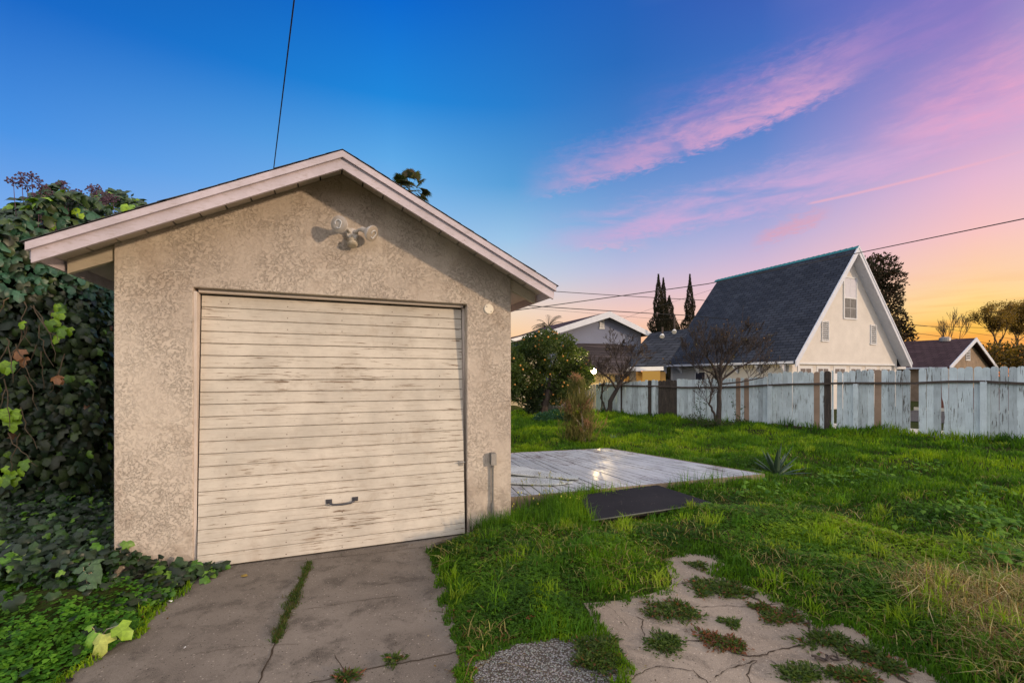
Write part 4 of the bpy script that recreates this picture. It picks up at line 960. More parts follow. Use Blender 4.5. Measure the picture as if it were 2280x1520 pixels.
def railseg(a, b_, par, h=0.055, dz=0.0):
    m_ = MB(FM); n = max(2, int(abs(fs_(b_) - fs_(a)) / 0.6)); y0 = NS * 0.012 if NS > 0 else -0.012
    pts = []
    for i in range(n + 1):
        px = a + (b_ - a) * i / n; pts.append(Vector((fs_(px), (0.045 if NS > 0 else -0.027), zat(px, frail(px)) + dz + rnd.uniform(-0.008, 0.008))))
    for p, q in zip(pts, pts[1:]): m_.bar(p, q, 0.04, h)
    m_.build('rail', M['railwood'], par)
for a, b_, par in ((2196, 2420, fA), (2040, 2194, fA), (1880, 2040.5, fB), (1712, 1878, fB), (1560, 1710, fB), (1440, 1558, fB), (1330, 1438, fB)):
    railseg(a, b_, par)
for px in POST:
    s0 = fs_(px); m_ = MB(FM); yb = 0.024 if NS > 0 else -0.006
    zt = zat(px, frail(px)) - 0.03
    m_.box((s0 - 0.055, min(yb, yb + NS * 0.10), -0.2), (s0 + 0.055, max(yb, yb + NS * 0.10), zt)); o = m_.build('post', M['fencewhite'], fA if px > 2036 else fB, bevel=0.004)
# base board on the ground between x=1712 and 1900
m_ = MB(FM); yy = NS * 0.07; z0, z1 = 0.0, 0.10
m_.bar((fs_(1712), yy, 0.10), (fs_(1898), yy, 0.02), 0.05, 0.14); tag(m_.build('kick_board', M['railwood'], fB))
m_ = MB(FM); m_.bar((fs_(1914), yy, 0.02), (fs_(2020), yy, -0.0), 0.03, 0.05); m_.bar((fs_(1610), yy, 0.05), (fs_(1700), yy, 0.02), 0.04, 0.09); m_.build('bottom_rail', M['railwood'], fB)
# grey board fence behind the orange tree
gf = thing('board_fence', G(1225, 921), 'plain grey board fence between the orange tree and the pink tipped shrub', 'fence')
A, B_ = G(1205, 920), G(1338, 924); A.y = B_.y = 19.2; A.x = .065 * 19.2; B_.x = .2 * 19.2
n = 20; b = MB()
for i in range(n):
    p = A.lerp(B_, i / n); q = A.lerp(B_, (i + 0.93) / n); h = 1.22 + rnd.uniform(-.015, .015)
    b.prism([p, q, q + Vector((0, 0, h)), p + Vector((0, 0, h))], (0, 0.02, 0))
b.build('board_panel', M['greyfence'], gf)
b = MB(); b.bar(A + Vector((0, 0.05, 1.0)), B_ + Vector((0, 0.05, 1.0)), 0.05, 0.08); b.build('rail', M['railwood'], gf)
# ============================================================ PLANTS
rs = np.random.RandomState(3)
def unit(n):
    v = rs.normal(size=(n, 3)); return v / np.linalg.norm(v, axis=1, keepdims=True)
def leafcards(pos, nrm, size, aspect=0.55, bend=0.25, cols=None, spread=0.8, droop=0.0, shape='diamond'):
    """n little leaves as real faces; nrm = outward direction biasing each leaf"""
    n = len(pos); size = np.broadcast_to(size, (n,))[:, None]
    d = nrm + spread * unit(n); d[:, 2] -= droop; d /= np.linalg.norm(d, axis=1, keepdims=True)      # leaf axis
    r = unit(n); s = np.cross(d, r); s /= np.linalg.norm(s, axis=1, keepdims=True) + 1e-9
    up = np.cross(s, d)
    L = size; w = size * aspect / 2
    base = pos; tip = pos + d * L - up * L * bend
    mid = pos + d * L * 0.45 + up * L * 0.06
    a = mid - s * w; b = mid + s * w
    v = np.stack([base, a, tip, b, ], 1).reshape(-1, 3)
    f = (np.arange(n)[:, None] * 4 + np.array([0, 1, 2, 3])[None]).astype(np.int32)
    return v, f
def palette(n, cs, noise=0.18, w=None):
    cs = np.array(cs); i = rs.choice(len(cs), n, p=w); c = cs[i] * (1 + rs.uniform(-noise, noise, (n, 1))); return np.clip(c, 0, 1)
def blobcloud(blobs, n, fill=0.35):
    """points near the surface of ellipsoids, with normals"""
    w = np.array([b[3] * b[4] for b in blobs]); w = w / w.sum(); k = rs.choice(len(blobs), n, p=w); B = np.array(blobs)[k]
    u = unit(n); r = 1 - np.abs(rs.normal(0, fill, n)).clip(0, 1) ; lump = 1 + 0.18 * np.sin(u[:, 0] * 9 + k) * np.sin(u[:, 2] * 8 + 2 * k)
    p = B[:, :3] + u * B[:, 3:6] * (r * lump)[:, None]; return p, u

def branch_tree(b, p, d, L, r, depth, rng, kids=3, spread=0.6, up=0.15, minr=0.004, shrink=0.72, wob=0.12, nseg=4, tips=None):
    d = d.normalized(); path = [p.copy()]; rad = [r]; q = p.copy()
    for i in range(nseg):
        d = (d + Vector((rng.gauss(0, wob), rng.gauss(0, wob), rng.gauss(0, wob) + up * 0.25))).normalized()
        q = q + d * (L / nseg); path.append(q.copy()); rad.append(max(minr, r * (1 - 0.45 * (i + 1) / nseg)))
    b.tube(path, rad, 7 if r > 0.03 else (5 if r > 0.012 else 3), cap=False)
    if depth == 0:
        if tips is not None: tips.append((path[-1], d))
        return
    for k in range(kids):
        f = rng.uniform(0.45, 1.0) if k < kids - 1 else 1.0
        j = min(nseg, max(1, int(round(f * nseg)))); a = rng.uniform(0, 2 * math.pi)
        o = Vector((math.cos(a), math.sin(a), 0)); nd = (d + o * rng.uniform(0.5, 1.0) * spread + Vector((0, 0, up))).normalized()
        branch_tree(b, path[j], nd, L * rng.uniform(shrink * 0.8, shrink * 1.1), max(minr, rad[j] * rng.uniform(0.55, 0.75)), depth - 1, rng, kids, spread, up, minr, shrink, wob, nseg, tips)

# ---- ivy hedge along the left boundary
HC = [np.array(q) for q in ((-11.0, 4.6), (-7.4, 4.25), (-5.55, 4.45), (-4.98, 5.25), (-5.35, 6.4), (-7.3, 11.5))]     # plan of the hedge face
_seg = [np.linalg.norm(b_ - a_) for a_, b_ in zip(HC, HC[1:])]; _cum = np.concatenate([[0], np.cumsum(_seg)]); HL = _cum[-1]
def hface(s):
    s = np.asarray(s, float); x = np.interp(s, _cum, [q[0] for q in HC]); y = np.interp(s, _cum, [q[1] for q in HC])
    x1 = np.interp(s + .25, _cum, [q[0] for q in HC]); y1 = np.interp(s + .25, _cum, [q[1] for q in HC]); x0 = np.interp(s - .25, _cum, [q[0] for q in HC]); y0 = np.interp(s - .25, _cum, [q[1] for q in HC])
    dx, dy = x1 - x0, y1 - y0; l = np.hypot(dx, dy) + 1e-9; return x, y, dy / l, -dx / l
def hedge_top(s): return 3.08 + 0.75 * np.clip((np.asarray(s) - 5.2) / 2.5, 0, 1.3) + 0.13 * np.sin(np.asarray(s) * 3.1 + 1) + 0.10 * np.sin(np.asarray(s) * 8.3)
ivy = thing('ivy_hedge', Vector((-5.9, 5.6, 0)), 'tall dark ivy covered hedge filling the gap left of the garage', 'hedge')
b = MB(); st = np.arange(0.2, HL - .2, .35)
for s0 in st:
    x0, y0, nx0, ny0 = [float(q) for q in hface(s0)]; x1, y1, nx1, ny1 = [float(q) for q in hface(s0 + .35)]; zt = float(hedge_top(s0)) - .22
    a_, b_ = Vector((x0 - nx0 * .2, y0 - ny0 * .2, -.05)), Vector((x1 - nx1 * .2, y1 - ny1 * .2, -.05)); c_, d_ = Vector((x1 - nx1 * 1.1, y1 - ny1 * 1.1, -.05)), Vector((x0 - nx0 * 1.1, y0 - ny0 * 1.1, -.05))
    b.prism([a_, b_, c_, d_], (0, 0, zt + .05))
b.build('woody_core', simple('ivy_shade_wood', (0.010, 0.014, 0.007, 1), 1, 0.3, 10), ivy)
def to_world(p, Mx=GM): A = np.array(Mx); return p @ A[:3, :3].T + A[:3, 3]
IV = np.array([(0, 0, 0), (-.30, -.12, -.05), (-.50, .22, -.10), (-.27, .40, -.02), (-.30, .72, -.08), (0, 1.0, -.12), (.30, .72, -.08), (.27, .40, -.02), (.50, .22, -.10), (.30, -.12, -.05), (0, .40, .05)])
IVF = [(0, 1, 2, 3, 10), (10, 3, 4, 5), (10, 5, 6, 7), (10, 7, 8, 9, 0)]
HEART = np.array([(0, 0, 0), (-.25, -.14, -.03), (-.46, .12, -.08), (-.36, .5, -.06), (-.14, .8, -.06), (0, 1.0, -.12), (.14, .8, -.06), (.36, .5, -.06), (.46, .12, -.08), (.25, -.14, -.03), (0, .45, .05)])
def shaped(pos, face, down, size, tmpl=IV, tilt=0.45, roll=0.5):
    """leaves of a template outline: 'face' = direction the blade looks, 'down' = way the tip points"""
    n = len(pos); fz = face + tilt * unit(n); fz /= np.linalg.norm(fz, axis=1, keepdims=True)
    dy = down + roll * unit(n); dy -= (dy * fz).sum(1, keepdims=True) * fz; dy /= np.linalg.norm(dy, axis=1, keepdims=True) + 1e-9
    dx = np.cross(dy, fz); s = np.broadcast_to(size, (n,)); T = tmpl
    v = pos[:, None, :] + (dx[:, None, :] * T[None, :, 0:1] + dy[:, None, :] * T[None, :, 1:2] + fz[:, None, :] * T[None, :, 2:3] * 2.0) * s[:, None, None]
    return v.reshape(-1, 3)
TRI = np.array([(f[0], f[i], f[i + 1]) for f in IVF for i in range(1, len(f) - 1)])
def leafobj(name, v, nleaf, cols, mat, par, smooth=False):
    F_ = (np.arange(nleaf)[:, None, None] * 11 + TRI[None]).reshape(-1, 3).astype(np.int32)
    return mk(name, v, F_, mat, par, False, np.repeat(cols, len(TRI), axis=0) * rs.uniform(.80, 1.22, (len(F_), 1)))
GREEN_DK = [(0.015, 0.036, 0.015), (0.022, 0.048, 0.020), (0.012, 0.026, 0.010), (0.026, 0.050, 0.016)]
n = 17000
ss = rs.uniform(1.5, HL - .3, n); zz = rs.uniform(0.02, 1, n) * hedge_top(ss); fx, fy, nx_, ny_ = hface(ss)
lump = .16 * (vnoise(ss, zz, 1.6, 3) - .5) + .12 * (vnoise(ss, zz, 4, 4) - .5) + .28 * np.clip(zz / hedge_top(ss) - .62, 0, 1)
off = lump - np.abs(rs.normal(0, .07, n)); pos = np.stack([fx + nx_ * off, fy + ny_ * off, zz], 1)
fc = np.stack([nx_ * .9, ny_ * .9 - .25, np.full(n, .35)], 1); dn_ = np.tile(np.array((0.0, -0.1, -1.0)), (n, 1))
size = rs.uniform(0.05, 0.16, n); cl = palette(n, GREEN_DK + [(0.045, 0.075, 0.02), (0.05, 0.06, 0.03), (0.065, 0.10, 0.03)], .35)
hi = rs.rand(n) < .02 + .03 * (zz < 1.0); cl[hi] = palette(hi.sum(), [(0.16, 0.28, 0.03), (0.10, 0.20, 0.03)]); br_ = rs.rand(n) < .006; cl[br_] = (0.20, 0.10, 0.05)
teal = (zz > 2.1 + .5 * vnoise(ss, zz, 1.5, 9)) & (rs.rand(n) < .7); cl[teal] = palette(teal.sum(), [(0.035, 0.105, 0.062), (0.05, 0.13, 0.075)])  # upper leaves recoloured teal, light on them painted into the tint
leafobj('foliage', shaped(pos, fc, dn_, size, IV, .6, .6), n, cl, M['ivyleaf'], ivy)
n = 6500; ss = rs.uniform(1.5, HL - .3, n); ht = hedge_top(ss); a = rs.uniform(0, 1, n); fx, fy, nx_, ny_ = hface(ss); off = -1.15 + 1.35 * a
pos = np.stack([fx + nx_ * off, fy + ny_ * off, ht - .24 + .26 * np.sin(a * math.pi) * rs.uniform(.3, 1.1, n) + .26 * vnoise(ss * 3, a * 6, 1, 6) ** 1.5 + .15 * vnoise(ss * 11, a * 9, 1, 8)], 1)
fc = np.tile(np.array((0.1, -0.6, 0.7)), (n, 1)); dn_ = np.tile(np.array((0.3, -0.2, -0.55)), (n, 1))
cl = palette(n, [(0.030, 0.062, 0.030), (0.045, 0.085, 0.038), (0.055, 0.10, 0.03)]); hi = rs.rand(n) < .05; cl[hi] = palette(hi.sum(), [(0.18, 0.32, 0.02)])
leafobj('crown_leaves', shaped(pos, fc, dn_, rs.uniform(0.07, 0.13, n), HEART, .7, .7), n, cl, M['ivyleaf'], ivy)
def onface(x, y, out=.12):      # point just in front of the hedge face seen at a photo pixel
    k = (x - CX) / F; s = np.linspace(1.0, 7.5, 400); fx, fy, nx_, ny_ = hface(s); i = int(np.argmin(np.abs(fx / fy - k))); d = fy[i] + ny_[i] * out
    return np.array(P(x, y, d))
hp = []; hcol = []
for (x, y, k) in ((128, 688, 4), (118, 716, 3), (145, 735, 3), (10, 905, 4), (30, 925, 4), (20, 1055, 5), (60, 1030, 2), (10, 810, 3), (25, 1190, 3), (90, 1180, 2), (210, 1003, 1), (60, 1140, 2), (170, 470, 3), (290, 455, 4), (30, 720, 1)):
    for i in range(k): hp.append(onface(x + rs.uniform(-18, 18), y + rs.uniform(-14, 14), .2)); hcol.append((0.26, 0.42, 0.02) if rs.rand() < .7 else (0.16, 0.30, 0.03))
for (x, y) in ((45, 778), (52, 796), (130, 840), (122, 838)): hp.append(onface(x, y, .16)); hcol.append((0.42, 0.19, 0.08))
hp = np.array(hp); nn = len(hp)
leafobj('young_leaves', shaped(hp, np.tile(np.array((0.25, -1, 0.35)), (nn, 1)), np.tile(np.array((0.3, 0, -1.0)), (nn, 1)), rs.uniform(0.09, 0.14, nn), IV, 0.3, 0.5), nn, np.array(hcol), M['ivyleaf'], ivy)
rnd = random.Random(9); vsm = simple('vine_stem', (0.14, 0.10, 0.06, 1), 0.9, 0.3, 20)
for i in range(22):
    b = MB(); p = Vector(onface(rnd.uniform(0, 150) if i > 8 else rnd.uniform(10, 60), rnd.uniform(660, 980), .14)); path = [p]; dr = rnd.uniform(-.03, .05)
    for j in range(7): p = p + Vector((dr + rnd.uniform(-.03, .03), rnd.uniform(-.03, .02), -rnd.uniform(.03, .10))); path.append(p)
    b.tube(path, [0.006, 0.006, 0.005, 0.005, 0.004, 0.004, 0.003, 0.002], 5); b.build('vine_stem', vsm, ivy)
berry = simple('dark_berries', (0.09, 0.045, 0.075, 1), 0.7, 0.3, 30)
for (x, y) in ((48, 395), (70, 392), (88, 408), (60, 412), (100, 425), (140, 412), (150, 440), (120, 442), (172, 430), (203, 424), (214, 418), (235, 434), (228, 446), (252, 440), (85, 440), (190, 450), (30, 405)):
    c0 = Vector(onface(x, y + 2, .0)); b = MB(); rnd.seed(x); b.tube([c0 + Vector((rnd.uniform(-.06, .06), 0.03, -0.42)), c0 + Vector((0.01, 0, -0.15)), c0], [0.005, 0.004, 0.003], 4)
    for i in range(34):
        v = Vector((rnd.gauss(0, 1), rnd.gauss(0, 1), rnd.gauss(0.25, 1))).normalized() * rnd.uniform(0.048, 0.062)
        b.tube([c0, c0 + v], 0.0014, 3, cap=False); b.ball(c0 + v, 0.0085, 5, 4)
    b.build('berry_cluster', berry, ivy)

# ---- ground cover spilling out at the foot of the hedge (ivy, clover, mallow)
GC = [(-260, 1560), (-260, 1170), (120, 1120), (258, 1100), (275, 1185), (330, 1225), (435, 1250), (500, 1268), (460, 1300), (420, 1302), (360, 1345), (305, 1365), (310, 1400), (285, 1430), (215, 1460), (130, 1508), (60, 1600), (-200, 1900)]
gc = [(p.x, p.y) for p in gp(GC)]
def sample_poly(poly, n, edge=0):
    xs = [p[0] for p in poly]; ys_ = [p[1] for p in poly]; out = np.zeros((0, 2))
    while len(out) < n:
        x = rs.uniform(min(xs), max(xs), n * 2); y = rs.uniform(min(ys_), max(ys_), n * 2); k = inpoly(x, y, poly); out = np.concatenate([out, np.stack([x[k], y[k]], 1)])
    return out[:n]
ic = []; n = 4600
q = sample_poly(gc, n); dd = polydist(q[:, 0], q[:, 1], gc); k = (q[:, 1] > 2.9 + 0.2 * vnoise(q[:, 0], q[:, 1], 3)) | (rs.rand(n) < 0.07)
q = q[k]; dd = dd[k]; n = len(q)
z = 0.02 + np.clip(dd, 0, 0.45) * 0.62 * rs.uniform(0.45, 1.0, n) * np.interp(q[:, 0], [-3.1, -2.75], [1, .45]) + 0.02
pos = np.stack([q[:, 0], q[:, 1], z], 1); cl = palette(n, [(0.018, 0.036, 0.015), (0.026, 0.062, 0.014), (0.013, 0.026, 0.010)]); hi = rs.rand(n) < 0.10; cl[hi] = palette(hi.sum(), [(0.07, 0.18, 0.015), (0.14, 0.27, 0.03)])
v = shaped(pos, np.tile(np.array((0.1, -0.45, 0.9)), (n, 1)), np.tile(np.array((0.3, -0.5, -0.3)), (n, 1)), rs.uniform(0.045, 0.105, n), IV, 0.75, 1.2)
tag(leafobj('ground_ivy', v, n, cl, M['ivyleaf'], None), 'dark trailing ivy mat at the foot of the hedge and door', 'ivy', kind='stuff')
# clover-like cover
CL = np.array([(0, 0, 0), (-.34, .5, -.04), (-.30, .92, -.1), (0, .86, -.05), (.30, .92, -.1), (.34, .5, -.04)])
def trefoil(pos, size, cols, name, mat, label, cat, par=None):
    n = len(pos); a0 = rs.uniform(0, 2 * math.pi, n); V = []; nz_ = unit(n) * 0.4 + np.array((0, -0.15, 1)); nz_ /= np.linalg.norm(nz_, axis=1, keepdims=True)
    e1 = np.cross(nz_, np.array((0, 1, 0.01))); e1 /= np.linalg.norm(e1, axis=1, keepdims=True); e2 = np.cross(nz_, e1)
    for k in range(3):
        a = a0 + k * 2.094; dy = e1 * np.cos(a)[:, None] + e2 * np.sin(a)[:, None]; dx = np.cross(dy, nz_)
        V.append(pos[:, None] + (dx[:, None] * CL[None, :, 0:1] + dy[:, None] * CL[None, :, 1:2] + nz_[:, None] * CL[None, :, 2:3]) * size[:, None, None])
    V = np.stack(V, 1).reshape(-1, 3); F_ = (np.arange(n * 3)[:, None, None] * 6 + np.array([(0, 1, 2, 3), (0, 3, 4, 5)])[None]).reshape(-1, 4)
    o = mk(name, V, F_, mat, par, False, np.repeat(cols, 6, axis=0))
    if label: tag(o, label, cat, kind='stuff')
    return o
n = 15000; q = sample_poly(gc, n); dd = polydist(q[:, 0], q[:, 1], gc); k = (q[:, 1] < 3.25) & (dd > 0.0); q = q[k]; dd = dd[k]; n = len(q)
z = 0.02 + np.clip(dd, 0, 0.35) * 0.45 * rs.uniform(0.3, 1, n); ns = vnoise(q[:, 0], q[:, 1], 5)
cl = palette(n, [(0.07, 0.20, 0.015), (0.11, 0.26, 0.02), (0.04, 0.13, 0.012)]) * (0.65 + 0.7 * ns)[:, None]
trefoil(np.stack([q[:, 0], q[:, 1], z], 1), rs.uniform(0.018, 0.038, n), cl, 'clover_cover', M['grass'], 'bright clover like ground cover in the bottom left corner', 'clover')
# broad-leaved weed standing in the ivy and the two big pale ivy leaves at the kerb
def plant(name, base, leaves, label, cat, stem=0.0045, mat='ivyleaf'):
    r_ = thing(name, base, label, cat); b = MB(); pos = []; fcs = []; dns = []; sz = []; cs = []
    for (px, py, d, s, f, dn, c_) in leaves:
        p = P(px, py, d); b.tube([base, (base + p) / 2 + Vector((0, 0, 0.03)), p], [stem, stem * 0.8, stem * 0.5], 5)
        pos.append(p); fcs.append(f); dns.append(dn); sz.append(s); cs.append(c_)
    b.build('stem', M['palebark'], r_); nn = len(pos)
    v = shaped(np.array([tuple(p) for p in pos]), np.array(fcs, float), np.array(dns, float), np.array(sz), HEART if name == 'broadleaf_weed' else IV, 0.06, 0.06)
    leafobj('leaves', v, nn, np.array(cs), M[mat], r_)
gg = (0.075, 0.135, 0.055)
plant('broadleaf_weed', G(198, 1345), [(198, 1253, 3.15, .075, (0, -.5, 1), (-.4, -.2, .2), gg), (200, 1258, 3.12, .09, (.1, -.6, 1), (1, -.2, -.1), gg), (185, 1262, 3.1, .085, (-.1, -.6, 1), (-1, -.3, -.2), gg), (205, 1275, 3.05, .10, (.1, -.8, .7), (.8, -.3, -.6), gg), (190, 1275, 3.05, .08, (-.1, -.9, .7), (-.6, -.3, -.7), gg), (205, 1250, 3.15, .07, (0, -.5, 1), (.5, .2, .3), gg), (200, 1300, 3.0, .06, (0, -.6, 1), (.9, -.2, -.1), gg), (192, 1305, 3.0, .06, (0, -.6, 1), (-.9, -.2, -.1), gg)],
      'grey green broad leaved weed standing in the dark ivy left of the garage', 'weed')
plant('pale_ivy_sprig', G(215, 1430), [(212, 1408, 2.62, .10, (0, -1, .8), (-.2, -.3, -1), (.17, .33, .03)), (232, 1412, 2.6, .125, (.2, -1, .8), (.1, -.3, -1), (.42, .46, .10)), (262, 1392, 2.6, .11, (.4, -1, .8), (.7, -.2, -.5), (.24, .38, .03)), (205, 1395, 2.65, .05, (0, -.8, 1), (-.5, -.2, .1), (.16, .32, .02))],
      'two large yellow green ivy leaves overhanging the driveway edge', 'ivy sprig')

# ---- orange tree
def leafytree(name, label, base, blobs, nleaf, size, pal, mat, trunk_r, crown_z, noise=.2, fill=.3, spread=.8, aspect=.5, group=None, limbs=6, cat='tree', barkm='bark', seed=1, trunk_top=None):
    r_ = thing(name, base, label, cat, group); rnd = random.Random(seed); b = MB()
    top = Vector(trunk_top) if trunk_top else Vector((base.x, base.y, crown_z))
    b.tube([base - Vector((0, 0, .1)), base.lerp(top, .4) + Vector((rnd.uniform(-.1, .1), 0, 0)) * trunk_r * 4, top], [trunk_r * 1.3, trunk_r, trunk_r * .7], 9)
    for k in range(limbs):
        bl = Vector(blobs[k % len(blobs)][:3]); q = top + (bl - top) * rnd.uniform(.7, 1.1) + Vector((rnd.uniform(-.2, .2), rnd.uniform(-.2, .2), 0))
        b.tube([base.lerp(top, rnd.uniform(.6, .95)), (top + q) / 2 + Vector((rnd.uniform(-.1, .1), 0, .05)), q], [trunk_r * .5, trunk_r * .32, trunk_r * .12], 6)
    b.build('trunk', M[barkm], r_)
    p, u = blobcloud(blobs, nleaf, fill); v, f = leafcards(p, u, rs.uniform(size * .7, size * 1.3, nleaf), aspect, .2, spread=spread)
    ns = vnoise(p[:, 0] * 2 + p[:, 1], p[:, 2] * 2, 1.1 / max(size * 8, .3)); c_ = palette(nleaf, pal, noise) * (0.7 + 0.6 * ns)[:, None]
    mk('crown', v, f, M[mat], r_, False, c_); return r_
ob = P(1207, 918, 17.2); ob.z = 0
blobs = []
rb = random.Random(5)
for (x, y, rr) in ((1165, 870, .6), (1250, 862, .6), (1300, 830, .45), (1180, 800, .75), (1235, 790, .85), (1275, 800, .65), (1215, 760, .55), (1170, 845, .7), (1225, 850, .75), (1285, 845, .6), (1150, 790, .6), (1120, 810, .9), (1255, 765, .45), (1270, 870, .5), (1190, 880, .4), (1240, 885, .35), (1130, 850, .7), (1185, 762, .4)):
    p = P(x, y, 17.2 + rb.uniform(-.6, .6)); blobs.append((p.x, p.y, p.z, rr * .98, rr * .9, rr * .85))
ot = leafytree('orange_tree', 'rounded orange tree dotted with small fruit beside the garage', ob, blobs, 34000, .09, [(.065, .10, .024), (.095, .135, .035), (.045, .075, .018), (.13, .16, .04)], 'leaf', .17, 1.3, fill=.22, seed=4, trunk_top=P(1222, 868, 17.2))
om = simple('orange_peel', (0.72, 0.33, 0.08, 1), .6, .15, 10)
for i in range(62):
    bl = blobs[rb.randrange(len(blobs))]; a = rb.uniform(-1.2, 1.2); z = rb.uniform(-.8, .75); cz_ = math.sqrt(1 - z * z)
    b = MB(); b.ball((bl[0] + bl[3] * cz_ * math.sin(a) * 1.02, bl[1] - bl[4] * cz_ * math.cos(a) * 1.04, bl[2] + bl[5] * z * 1.02), .036, 8, 6); b.build('orange', om, ot, smooth=True)
# climber round its trunk and a low bush beside
def bush(name, label, base, blobs, n, size, pal, mat='leaf', cat='bush', group=None, fill=.35):
    r_ = None; p, u = blobcloud(blobs, n, fill); v, f = leafcards(p, u, rs.uniform(size * .7, size * 1.3, n), .55, .2, spread=.8)
    o = mk(name, v, f, M[mat], None, False, palette(n, pal)); return tag(o, label, cat, group)
def B(x, y, d, r, rz=None): p = P(x, y, d); return (p.x, p.y, p.z, r, r, rz or r)
bush('shrub', 'dark climber leaning on the orange tree trunk by the brick wall', None, [B(1192, 885, 17, .28, .5), B(1185, 905, 17, .3, .25), B(1198, 870, 17, .2, .3)], 2200, .08, [(.02, .035, .018), (.03, .05, .02)], cat='shrub')
bush('shrub', 'low blue green bush in the lawn in front of the orange tree', None, [B(1212, 930, 14.6, .33, .17), B(1238, 925, 14.8, .3, .2), B(1262, 932, 14.6, .25, .15)], 2600, .06, [(.03, .09, .05), (.04, .11, .06)], cat='shrub')

# ---- bare trees
def baretree(label, base, stems, seed, crown, twigs_up=.5, minr=.005):
    r_ = thing('bare_tree', base, label, 'tree', 'leafless trees in front of the fence'); rnd = random.Random(seed); b = MB(); tips = []; b2 = MB()
    for path, rad, depth, L in stems:
        pts = [Vector(p) for p in path]; q = []
        for a, c_ in zip(pts, pts[1:]):
            for i in range(3): q.append(a.lerp(c_, i / 3) + Vector((rnd.gauss(0, .012), rnd.gauss(0, .012), 0)))
        q.append(pts[-1]); b.tube(q, [rad[0] + (rad[1] - rad[0]) * i / (len(q) - 1) for i in range(len(q))], 8)
        m_ = len(q)
        for k in range(int(m_ * 0.5), m_):
            for _ in range(2):
                dd_ = (q[k] - q[k - 1]).normalized() + Vector((rnd.gauss(0, .75), rnd.gauss(0, .5), rnd.uniform(-.1, .6)))
                branch_tree(b2, q[k], dd_, L * rnd.uniform(.6, 1.05), rad[1] * rnd.uniform(.4, .7), depth + (k % 3 == 0), rnd, 3, .8, twigs_up * .3, minr, .70, .16, 4, tips)
    b.build('trunk', M['bark'], r_); b2.build('branches', M['bark'], r_, smooth=False)
    return r_, tips
bb = G(1601, 958); D = bb.y
S = lambda x, y, dd=0: P(x, y, D + dd)
bt, tips = baretree('bare bushy tree with a dense twig crown in front of the white fence', bb,
  [([bb - Vector((0, 0, .1)), S(1600, 900), S(1603, 840), S(1606, 800)], (.085, .04), 3, .55),
   ([S(1603, 860), S(1590, 820, -.1), S(1570, 790, -.2)], (.04, .022), 3, .5), ([S(1603, 850), S(1640, 820, .1), S(1680, 800, .2)], (.04, .02), 3, .5),
   ([S(1601, 850, .1), S(1585, 830, .3), S(1545, 815, .4)], (.03, .015), 3, .5), ([S(1603, 840), S(1625, 800, -.3), S(1640, 775, -.4)], (.03, .018), 3, .45),
   ([S(1602, 855, 0), S(1650, 850, -.2), S(1700, 840, -.3)], (.025, .012), 2, .5),
   ([bb, S(1590, 920), S(1580, 900), S(1586, 870), S(1575, 835)], (.04, .02), 2, .45)], 3, None, .9)
b = MB(); rnd = random.Random(8)
for (x, y) in ((1655, 678),): b.tube([S(1650, 760), S(1652, 720), S(x, y)], [.01, .007, .003], 4)
b.tube([S(1690, 790), S(1700, 745), S(1715, 720)], [.008, .006, .003], 4); b.build('long_shoot', M['bark'], bt)
b = MB(); pos = np.array([tuple(p) for p, d in tips]); k = rs.rand(len(pos)) < .018; pos = pos[k]; v, f = leafcards(pos, np.tile((0, -.3, -1.), (len(pos), 1)), np.full(len(pos), .07), .6); mk('last_leaves', v, f, M['leaf'], bt, False, palette(len(pos), [(.28, .14, .05), (.2, .16, .06)]))
b2_ = G(1352, 926); D2 = b2_.y - .5; b2_ = Vector((.212 * D2, D2, 0)); S2 = lambda x, y, dd=0: P(x, y, D2 + dd)
baretree('gnarled dark leafless tree leaning right beside the glowing lamp', b2_,
  [([b2_ - Vector((0, 0, .1)), S2(1360, 893), S2(1376, 862), S2(1392, 835)], (.11, .05), 3, .5), ([S2(1374, 868), S2(1360, 845, -.2), S2(1345, 832, -.3)], (.05, .025), 3, .5),
   ([S2(1392, 836), S2(1410, 815, .2), S2(1422, 800, .3)], (.045, .02), 3, .45), ([S2(1388, 845), S2(1375, 810), S2(1368, 785)], (.035, .016), 3, .42), ([S2(1350, 920), S2(1338, 885), S2(1345, 850)], (.04, .02), 2, .4)], 6, None, .6, .006)
# undergrowth at the foot of the larger bare tree
bush('shrub', 'leafy undergrowth at the foot of the bushy bare tree', None, [B(1592, 945, D - .2, .28, .22), B(1618, 950, D - .1, .3, .16), B(1570, 945, D, .25, .15), B(1650, 945, D + .5, .35, .2), B(1545, 935, D + .8, .3, .2)], 2600, .045, [(.035, .06, .02), (.05, .09, .025), (.10, .09, .04)], cat='shrub', fill=.5)
sap = thing('sapling', S(1555, 930, .3), 'thin leafy sapling against the white fence, left of the bushy bare tree', 'sapling')
b = MB(); pts = []
for (x0, y0, x1, y1) in ((1560, 940, 1552, 870), (1565, 940, 1548, 900), (1562, 940, 1575, 890), (1640, 945, 1628, 880), (1645, 945, 1655, 905)):
    b.tube([S(x0, y0, .4), S((x0 + x1) / 2 + 3, (y0 + y1) / 2, .4), S(x1, y1, .4)], [.007, .005, .003], 4)
    for i in range(26): f = rs.uniform(.2, 1); pts.append(tuple(S(x0 + (x1 - x0) * f + rs.uniform(-5, 5), y0 + (y1 - y0) * f + rs.uniform(-4, 4), .4)))
b.build('stem', M['bark'], sap); pts = np.array(pts); v, f = leafcards(pts, np.tile((0, -.4, .2), (len(pts), 1)), np.full(len(pts), .055), .6, spread=1.2); mk('leaves', v, f, M['leaf'], sap, False, palette(len(pts), [(.04, .09, .03), (.05, .11, .03)]))

